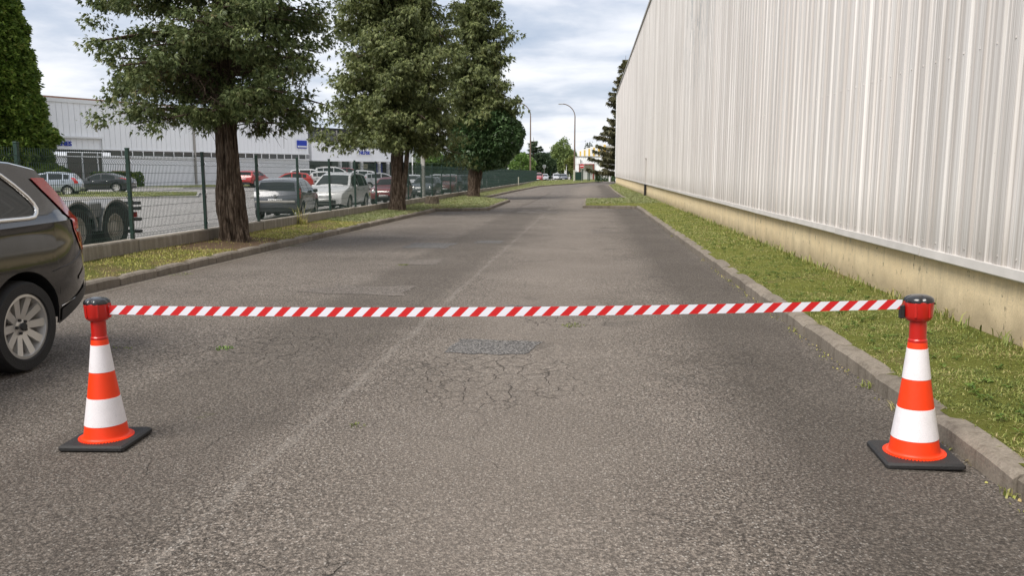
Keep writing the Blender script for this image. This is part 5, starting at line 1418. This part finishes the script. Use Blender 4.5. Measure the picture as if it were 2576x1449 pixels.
car('white hatchback facing the fence right of the second trunk', 'hatch', (-15.9, 73.5), 165, WHT, lowres=True)
car('white car behind the city car and concrete pole', 'estate', (-15.2, 82), 165, (.62, .63, .64), lowres=True)
car('pale silver car far behind the dark red saloon', 'hatch', (-15.7, 93), 160, SIL, lowres=True)
car('silver-blue hatchback facing left beyond the trailer', 'hatch', (-35.3, 50.6), -112, (.40, .44, .50), z=-.08, metallic=.4, scale=1.05)
car('black coupe with chrome window line and alloy wheels', 'coupe', (-36.6, 58.6), -106, (.018, .018, .022), z=-.06)
car('red estate facing us on the far street', 'mpv', (-9.4, 152), 178, (.30, .03, .035), group='cars on the far street', z=-.60)
car('small grey car tucked behind the red far-street estate', 'hatch', (-8.9, 163), 178, (.30, .31, .33), group='cars on the far street', z=-.66, lowres=True)
car('silver saloon parked on right side of the far street', 'estate', (-7.2, 180), 172, SIL, group='cars on the far street', z=-.7, lowres=True)
car('small dark blue car before the white park lamps', 'twingo', (-5.15, 163), 176, (.03, .035, .05), group='cars on the far street', z=-.62, lowres=True)
car('dark car behind the silver far-street saloon', 'hatch', (-9.3, 196), 172, (.05, .05, .055), group='cars on the far street', z=-.75, lowres=True)
# extra nose details
for sg in (1, -1):
    lp = patchgrid(lambda zz_, f, sg=sg: BG.lid(BG.xrear(zz_), sg * f), frange(.86, 1.26, 6), frange(.76, .99, 4), .012 * sg).build('rear_lamp', M['clearlamp'], gh_, smooth=True)
    patchgrid(lambda zz_, f, sg=sg: BG.lid(BG.xrear(zz_), sg * f), frange(.98, 1.12, 4), frange(.78, .98, 4), .016 * sg).build('lamp_segment', M['redlamp'], lp, smooth=True)
q = MB(); q.box((4.055, 0, .655), (.05, 1.42, .09), bev=.02); q.build('bumper_strip', M['steel'], gh_)
q = MB(); q.box((4.05, 0, .86), (.03, .10, .10), bev=.02); q.build('badge', M['chrome'], gh_)
q = MB()
for k in range(4): q.box((BV.lid(BV.xfront(.62 + k * .035), 0).x - .012, 0, .60 + k * .04), (.02, .66, .012))
q.build('grille_bar', M['chrome'], van)
q = MB(); q.tube([BM.lid(BM.xfront(.60), f) + Vector((-.012, 0, -.015 if abs(f) > .5 else .06)) for f in frange(-.62, .62, 9)], .016, 6); q.build('grille_bar', M['chrome'], mn)
q = MB(); q.tube([(1.08, 0, 1.0), (1.2, .35, 1.09)], .012, 5); q.tube([(1.08, -.5, .99), (1.22, -.15, 1.1)], .012, 5); q.build('wiper', M['black'], mn)
q = MB(); q.tube([(3.3, 0, 1.44), (3.5, 0, 1.66)], .008, 5)

# ------------------------------------------------------------------ dark estate in the foreground
TS = TYPES['tall']; TS.update(ra=.445, clr=.25, rise=.26, crease=1.165)
BS = Body(TS, .30)
suv = thing('parked_car', 'dark grey tall estate car with alloy wheel parked at left edge of road', 'car', (-5.44, 2.20, gz(-5, 5)), R(90), 'dark cars at the kerb')
del suv['group']
spaint = paint('suv_paint', (.010, .0098, .0099), 0.0, .10)
BS.shell(110).build('body', [spaint, M['black']], suv, smooth=32)
tm, rm = wheel(.37, .26, n=56, spokes=10, big=True)
tme, rme = tm.mesh('tyre', M['rubber'], 40), rm.mesh('rim', M['alloy'], 40)
for cx in (BS.xf, BS.xr):
    for sg_ in (1, -1):
        o = link('wheel', tme, suv, (cx, sg_ * (.965 - .135), .37)); o.rotation_euler = (0, 0, 0 if sg_ > 0 else math.pi)
        link('rim', rme, o)
        q = MB(); q.lathe([(.0001, .105), (.028, .105), (.034, .09)], 20, axis='y')
        for k in range(5):
            a = 2 * math.pi * k / 5; q.lathe([(.0001, .085), (.012, .085), (.014, .06)], 8, (.055 * math.cos(a), 0, .055 * math.sin(a)), 'y')
        q.build('hub_cap', M['darkmetal'], o, smooth=40)
        q = MB(); q.lathe([(.15, -.02), (.165, -.02), (.165, .0), (.15, .0)], 28, (0, .0, 0), 'y', close=True); q.build('brake_disc', M['steel'], o, smooth=40)
xr0 = BS.xr
def sp(name, b, m, par=None): return b.build(name, m, par or suv, smooth=True)
for sg_ in (1, -1):
    # side glass, chrome surround
    Rz = [(1.22, .24), (1.30, .30), (1.36, .27), (1.48, .12), (1.585, -.02)]
    def sw(z_, t, s_=sg_, x0=-.62, x1=None): 
        xr_ = xr0 + lerp(Rz, z_); xl = xr0 + x0; return BS.side(xl + (xr_ - xl) * t, z_, s_)
    g1 = sp('side_window', patchgrid(sw, frange(1.235, 1.59, 10), frange(0, 1, 12), .006 * sg_), M['glass'])
    def swf(z_, t, s_=sg_): return BS.side(xr0 - 1.60 + .92 * t, z_, s_)
    sp('side_window', patchgrid(swf, frange(1.22, 1.59, 6), frange(0, 1, 8), .006 * sg_), M['glass'])
    def swg(z_, t, s_=sg_): 
        xl = BS.T['ws'][0] + .55 + (z_ - 1.2) * 1.1; return BS.side(xl + (xr0 - 1.68 - xl) * t, z_, s_)
    sp('side_window', patchgrid(swg, frange(1.21, 1.58, 6), frange(0, 1, 8), .006 * sg_), M['glass'])
    tr = [BS.side(xr0 - 2.3 + 2.46 * t, 1.215 + .012 * t, sg_) for t in frange(0, 1, 14)]
    tr += [BS.side(xr0 + a, z_, sg_) for a, z_ in ((.24, 1.232), (.29, 1.262), (.315, 1.30), (.30, 1.345), (.26, 1.40), (.16, 1.495), (.06, 1.575), (.0, 1.605))]
    tr += [BS.side(xr0 - 2.0 * t, 1.612, sg_) for t in frange(.03, 1, 10)]
    q = MB(); q.tube([p + Vector((0, sg_ * .008, 0)) for p in tr], .021, 8); sp('window_trim', q, M['chrome'], g1)
    # tall tail lamp up the rear pillar
    Lz = [(.90, .90), (.98, .83), (1.08, .765), (1.16, .735), (1.25, .685), (1.34, .585), (1.45, .475), (1.56, .385)]
    def tl(z_, t, s_=sg_):
        xa = xr0 + lerp(Lz, z_); xb = BS.xrear(z_) - .004; return BS.side(xa + (xb - xa) * t, z_, s_)
    lampo = sp('tail_light', patchgrid(tl, frange(.905, 1.55, 22), frange(0, 1, 6), .008 * sg_), M['redlamp'])
    sp('lamp_segment', patchgrid(tl, frange(1.075, 1.10, 3), frange(.25, 1, 4), .012 * sg_), M['clearlamp'], lampo)
    sp('lamp_segment', patchgrid(tl, frange(.98, 1.065, 4), frange(.35, 1, 4), .012 * sg_), M['redlamp_dark'], lampo)
    sp('lamp_segment', patchgrid(tl, frange(1.20, 1.55, 12), frange(.0, 1, 4), .012 * sg_), M['redlamp_dark'], lampo)
    sp('tail_light', patchgrid(lambda z_, f, s_=sg_: BS.lid(BS.xrear(z_), s_ * f), frange(.905, 1.55, 20), frange(.86, 1.0, 3), .008 * sg_), M['redlamp'])
    # arch moulding
    def arch(a, t, s_=sg_, cx=xr0):
        rr = BS.ra - .004 + .062 * t; x = cx - rr * math.cos(a); z_ = .37 + rr * math.sin(a); return BS.side(x, z_, s_)
    sp('arch_trim', patchgrid(arch, frange(-.10, math.pi + .12, 40), frange(0, 1, 4), .012 * sg_), M['black'])
    sp('arch_trim', patchgrid(lambda a, t, s_=sg_: arch(a, t, s_, BS.xf), frange(-.10, math.pi + .10, 40), frange(0, 1, 4), .012 * sg_), M['black'])
    def sillf(x, t, s_=sg_): return BS.side(x, .255 + .13 * t, s_)
    sp('sill_trim', patchgrid(sillf, frange(BS.xf + .5, BS.xr - .5, 8), frange(0, 1, 3), -.012 * sg_), M['black'])
    # bumper parting line, lower lip, reflector
    q = MB(); q.tube([BS.side(xr0 + a, z_, sg_) for a, z_ in ((.36, .775), (.50, .80), (.62, .815), (.74, .845), (.84, .89), (.93, .905))], .0045, 5); sp('bumper_line', q, M['black'])
    q = MB(); q.tube([BS.side(xr0 + a, z_, sg_) + Vector((0, sg_ * .002, 0)) for a, z_ in ((.47, .46), (.7, .50), (.9, .535), (1.03, .56))], .005, 5); sp('bumper_line', q, M['chrome'])
    def refl(u, w, s_=sg_):
        z0_ = .655; return BS.side(xr0 + .76 + .20 * u, z0_ + (.03 + .075 * u) * w + .0 * u, s_)
    sp('reflector', patchgrid(refl, frange(0, 1, 6), frange(0, 1, 3), -.008 * sg_), pm('lamp_reflector', (.10, .085, .08), .3, coat=1))
    def lip(x, t, s_=sg_): return BS.side(x, BS.lo(x) + .01 + .11 * t, s_)
    sp('bumper_lip', patchgrid(lip, frange(xr0 + .47, BS.L - .02, 8), frange(0, 1, 3), -.010 * sg_), M['black'])
    q = MB(); q.tube([BS.side(xr0 - .9 + a, z_, sg_) for a, z_ in ((.0, .30), (.06, .6), (.10, .9), (.06, 1.2))], .004, 4); sp('door_gap', q, M['black'])
    q = MB(); q.tube([(2.2, sg_ * .60, 1.70), (2.4, sg_ * .60, 1.76), (3.9, sg_ * .58, 1.745), (4.1, sg_ * .57, 1.69)], .016, 8); sp('roof_rail', q, M['chrome'])
    q = MB(); q.box((BS.T['ws'][0] + .5, sg_ * 1.02, 1.22), (.14, .22, .17), bev=.05); sp('wing_mirror', q, spaint)
    q = MB(); q.box((3.0, sg_ * .955, 1.08), (.2, .03, .035), bev=.01); sp('door_handle', q, spaint)
    sp('headlight', patchgrid(lambda z_, f, s_=sg_: BS.lid(BS.xfront(z_), s_ * f), frange(.80, .98, 4), frange(.6, .99, 4), -.006 * sg_), M['clearlamp'])
sp('windscreen', patchgrid(BS.lid, frange(*TS['ws'], 6), frange(-.9, .9, 9), .006), M['glass'])
sp('rear_window', patchgrid(BS.lid, frange(*TS['rg'], 5), frange(-.82, .82, 9), .006), M['glass'])
q = MB(); q.grid(lambda u, f: (4.20 + .24 * u + .06 * (1 - f * f) * u, f * (.60 - .02 * u), 1.672 + .02 * (1 - f * f) - .028 * u), frange(0, 1, 5), frange(-1, 1, 15))
q.grid(lambda u, f: (4.20 + .24 * u + .06 * (1 - f * f) * u, f * (.60 - .02 * u), 1.635 + .02 * (1 - f * f) - .055 * u), frange(0, 1, 5), frange(-1, 1, 15))
q.grid(lambda u, f: (4.44 + .06 * (1 - f * f), f * .58, 1.58 + .064 * u + .02 * (1 - f * f)), [0, 1], frange(-1, 1, 15))
for s_ in (-1, 1): q.grid(lambda u, w, s_=s_: (4.20 + .24 * u, s_ * (.60 - .02 * u), (1.635 - .055 * u) * (1 - w) + (1.672 - .028 * u) * w), frange(0, 1, 5), [0, 1])
q.build('roof_spoiler', spaint, suv, smooth=30)
q = MB(); q.box((BS.lid(BS.xrear(.95), 0).x + .012, 0, .95), (.02, .52, .11)); sp('number_plate', q, M['plate'])
sp('grille', patchgrid(lambda z_, f: BS.lid(BS.xfront(z_), f), frange(.62, .92, 4), frange(-.45, .45, 7), -.006), M['black'])

# ------------------------------------------------------------------ truck chassis behind the fence
tk = thing('truck_chassis', 'bare truck chassis with two wheels under curved grey mudguards behind the fence', 'truck', (-11.15, 8.97, gz(-11, 14) - .055), 0)
def tb(name, b, m, par=None, sm=40): return b.build(name, m, par or tk, smooth=sm)
q = MB()
for sx in (-.42, .42): q.box((sx, 3.6, .88), (.10, 10.2, .26))
for yy in (-1, 1, 3, 5, 7, 8.4): q.box((0, yy, .88), (.8, .12, .2))
tb('frame', q, M['darkmetal'])
q = MB(); q.box((.25, 4.1, 1.06), (1.5, 3.2, .06)); tb('deck', q, M['redrust'])
tw, rwm = wheel(.50, .30, n=36, spokes=10, big=True)
tw = MB(); tw.lathe([(.29, -.15), (.46, -.15), (.495, -.10), (.50, 0), (.495, .10), (.46, .15), (.30, .14)], 40, axis='x', close=True)
rwm = MB(); rwm.lathe([(.30, -.14), (.30, .13), (.275, .14), (.25, .06), (.17, .02), (.15, .09), (.10, .12), (.0001, .12)], 36, axis='x')
for k in range(8): rwm.lathe([(.0001, .06), (.022, .06), (.024, .03)], 8, (0, .205 * math.cos(k * .785), .205 * math.sin(k * .785)), 'x')
tme2, rme2 = tw.mesh('tyre', M['rubber'], 40), rwm.mesh('rim', pm('truck_rim', (.36, .33, .28), .6, .0, var=.4, vs_=14), 40)
for yy in (6.18, 7.5):
    for sg_ in (1, -1):
        o = link('wheel', tme2, tk, (sg_ * 1.0, yy, .5)); o.rotation_euler = (0, 0, 0 if sg_ > 0 else math.pi); link('rim', rme2, o)
        q = MB()
        q.grid(lambda a, t, s_=sg_, yy=yy: (s_ * (.72 + .46 * t), yy - .60 * math.cos(a), .50 + .60 * math.sin(a)), frange(-.05, math.pi + .05, 22), [0, 1])
        q.grid(lambda a, t, s_=sg_, yy=yy: (s_ * 1.18, yy - (.60 - .05 * t) * math.cos(a), .50 + (.60 - .05 * t) * math.sin(a)), frange(-.05, math.pi + .05, 22), [0, 1])
        mg = tb('mudguard', q, M['grey_guard'])
        q = MB(); q.tube([(sg_ * 1.19, yy - .59 * math.cos(a), .50 + .59 * math.sin(a)) for a in frange(.1, math.pi - .1, 22)], .014, 6); tb('guard_edge', q, M['steel'], mg)
        q = MB(); q.box((sg_ * .75, yy, .55), (.1, .9, .9)); tb('inner_panel', q, M['darkmetal'])
q = MB(); q.box((.95, 6.84, .90), (.4, .42, .32), bev=.03); tb('tool_box', q, M['grey_guard'])
q = MB(); q.box((.93, 6.84, .62), (.42, .22, .22), bev=.03); tb('air_tank', q, M['black'])
q = MB()
for z_ in (.35, .62, .86, .98): q.box((.72, 8.42, z_), (.9, .12, .07))
tb('rear_bar', q, M['darkmetal'])
q = MB(); q.box((.98, 8.5, .72), (.12, .06, .12)); tb('tail_light', q, M['redlamp_dark'])

# ================================================================== CONES AND BELT
def make_cone():
    root = thing('traffic_cone', '', 'traffic cone')
    q = MB(); q.box((0, 0, .020), (.395, .395, .040), bev=.012); q.build('base_plate', M['cone_dirt'], root, smooth=35)
    cone = MB(); cone.lathe([(0.1416, .040), (0.1416, .0455), (0.1336, .0475), (0.1288, .053), (0.1270, .062), (0.1181, .128), (0.0925, .297), (0.0704, .456), (0.0509, .622), (0.0469, .668), (0.0398, .668)], 64)
    cb = cone.build('cone_body', M['orange'], root, smooth=35)
    for z0_, r0_, z1_, r1_ in ((.128, 0.1181, .297, 0.0925), (.456, 0.0704, .622, 0.0509)):
        q = MB(); e = .0016; q.lathe([(r0_ - .002, z0_), (r0_ + e, z0_ + .001), (r1_ + e, z1_ - .001), (r1_ - .002, z1_)], 64, close=False)
        q.f = q.f[:-2]; q.mi = q.mi[:-2]; q.build('reflective_band', M['band'], cb, smooth=30)
    # studs of the flange showing through the rubber
    q = MB()
    for k in range(56):
        a = 2 * math.pi * k / 56; q.box((.1500 * math.cos(a), .1500 * math.sin(a), .0408), (.017, .011, .006), a)
    o = q.build('flange_stud', M['orange'], cb); o['kind'] = 'stuff'
    q = MB(); q.lathe([(0.0398, .655), (0.0482, .655), (0.0482, .668), (0.0438, .674), (0.0425, .775), (0.0177, .775)], 48); q.build('sleeve', M['red'], root, smooth=35)
    hd = MB(); hd.lathe([(0.0407, .768), (0.0531, .772), (0.0655, .784), (0.0708, .800), (0.0739, .868), (0.0739, .876), (0.0620, .879)], 56)
    for a in (R(-62), R(-118), R(28), R(152)):
        hd.box((.0742 * math.cos(a), .0742 * math.sin(a), .835), (.006, .012, .078), a, bev=.002)
    h = hd.build('belt_housing', M['red'], root, smooth=35)
    cp = MB(); n = 64
    rows = [(0.0748, .874), (0.0748, .883), (0.0712, .894), (0.0590, .904), (0.0400, .910), (0.0195, .9125), (0.0004, .913)]
    vv = []
    for (r_, z_) in rows:
        for j in range(n):
            a = 2 * math.pi * j / n; notch = max(0, math.cos(4 * a)) ** 6
            k = 1 - (.10 * notch if .044 < r_ < .0749 else 0); vv.append((r_ * k * math.cos(a), r_ * k * math.sin(a), z_ - (.006 * notch if .053 < r_ else 0)))
    ff = [(i * n + j, i * n + (j + 1) % n, (i + 1) * n + (j + 1) % n, (i + 1) * n + j) for i in range(len(rows) - 1) for j in range(n)]
    cp.add(vv, ff); cp.build('cap', M['black_gloss'], h, smooth=45)
    return root
def copy_tree(o, parent=None):
    c = o.copy(); col.objects.link(c); c.parent = parent
    for ch in o.children: copy_tree(ch, c)
    return c
cone1 = make_cone(); CL = Vector((-2.858, 4.455, gz(-3, 4.455))); CR = Vector((1.850, 4.62, gz(0, 4.62)))
cone2 = copy_tree(cone1)
for c_, p_, s_, a_ in ((cone1, CL, .965, R(4)), (cone2, CR, 1.03, R(-3))):
    c_.location = p_; c_.scale = (s_, s_, s_); c_.rotation_euler = (0, 0, a_); c_['group'] = 'traffic cones holding the barrier belt'
cone2.rotation_euler = (0, R(-2.2), R(-3))
cone1['label'] = 'orange and white traffic cone beside the dark estate car, belt end without clip'
cone2['label'] = 'orange and white traffic cone by the right kerb, belt held in black clip'
for c_ in cone2.children:
    if c_.name.startswith('belt_housing'):
        q = MB(); q.box((-.086, -.005, .822), (.026, .030, .072), bev=.004); q.build('belt_clip', M['black'], c_, smooth=30)
        q = MB(); q.box((.0725, -.02, .866), (.006, .022, .010), bev=.002); q.build('belt_latch', M['black'], c_, smooth=30)
    if c_.name.startswith('sleeve'): pass
for c_ in cone1.children:
    if c_.name.startswith('belt_housing'):
        q = MB(); q.box((.076, -.002, .822), (.014, .014, .066), bev=.003); q.build('belt_slot', M['red'], c_, smooth=30)
# belt: slanted red and white cells on a slightly sagging ribbon
pA = Vector((-2.858 + .076, 4.45, .790)); pB = Vector((1.850 - .105 - .020, 4.612, .846 + .02)); bw = .0265
q = MB(); Lb = (pB - pA).length; cell = .0515; ncell = int(Lb / cell) + 4
def bp(s, w):
    t = min(max(s / Lb, 0), 1); p = pA.lerp(pB, t); tw_ = .10 * math.sin(t * 5 + .5)
    return Vector((p.x, p.y + w * .25 * tw_, p.z - .026 * 4 * t * (1 - t) * 1.0 + w))
for i in range(-2, ncell):
    for k in range(4):
        w0, w1 = -bw + 2 * bw * k / 4, -bw + 2 * bw * (k + 1) / 4
        s00, s01 = i * cell + (w0 + bw) * 1.0, (i + 1) * cell + (w0 + bw) * 1.0
        s10, s11 = i * cell + (w1 + bw) * 1.0, (i + 1) * cell + (w1 + bw) * 1.0
        if s01 <= 0 and s11 <= 0 or s00 >= Lb and s10 >= Lb: continue
        vv = [bp(s00, w0), bp(s01, w0), bp(s11, w1), bp(s10, w1)]
        o3 = Vector((0, .0012, 0))
        q.add(vv + [v + o3 for v in vv], [(0, 1, 2, 3), (7, 6, 5, 4)], i % 2)
o = q.build('barrier_belt', [M['belt_white'], M['belt_red']])
tag(o, 'red and white striped barrier belt stretched between the two cones', 'barrier belt')
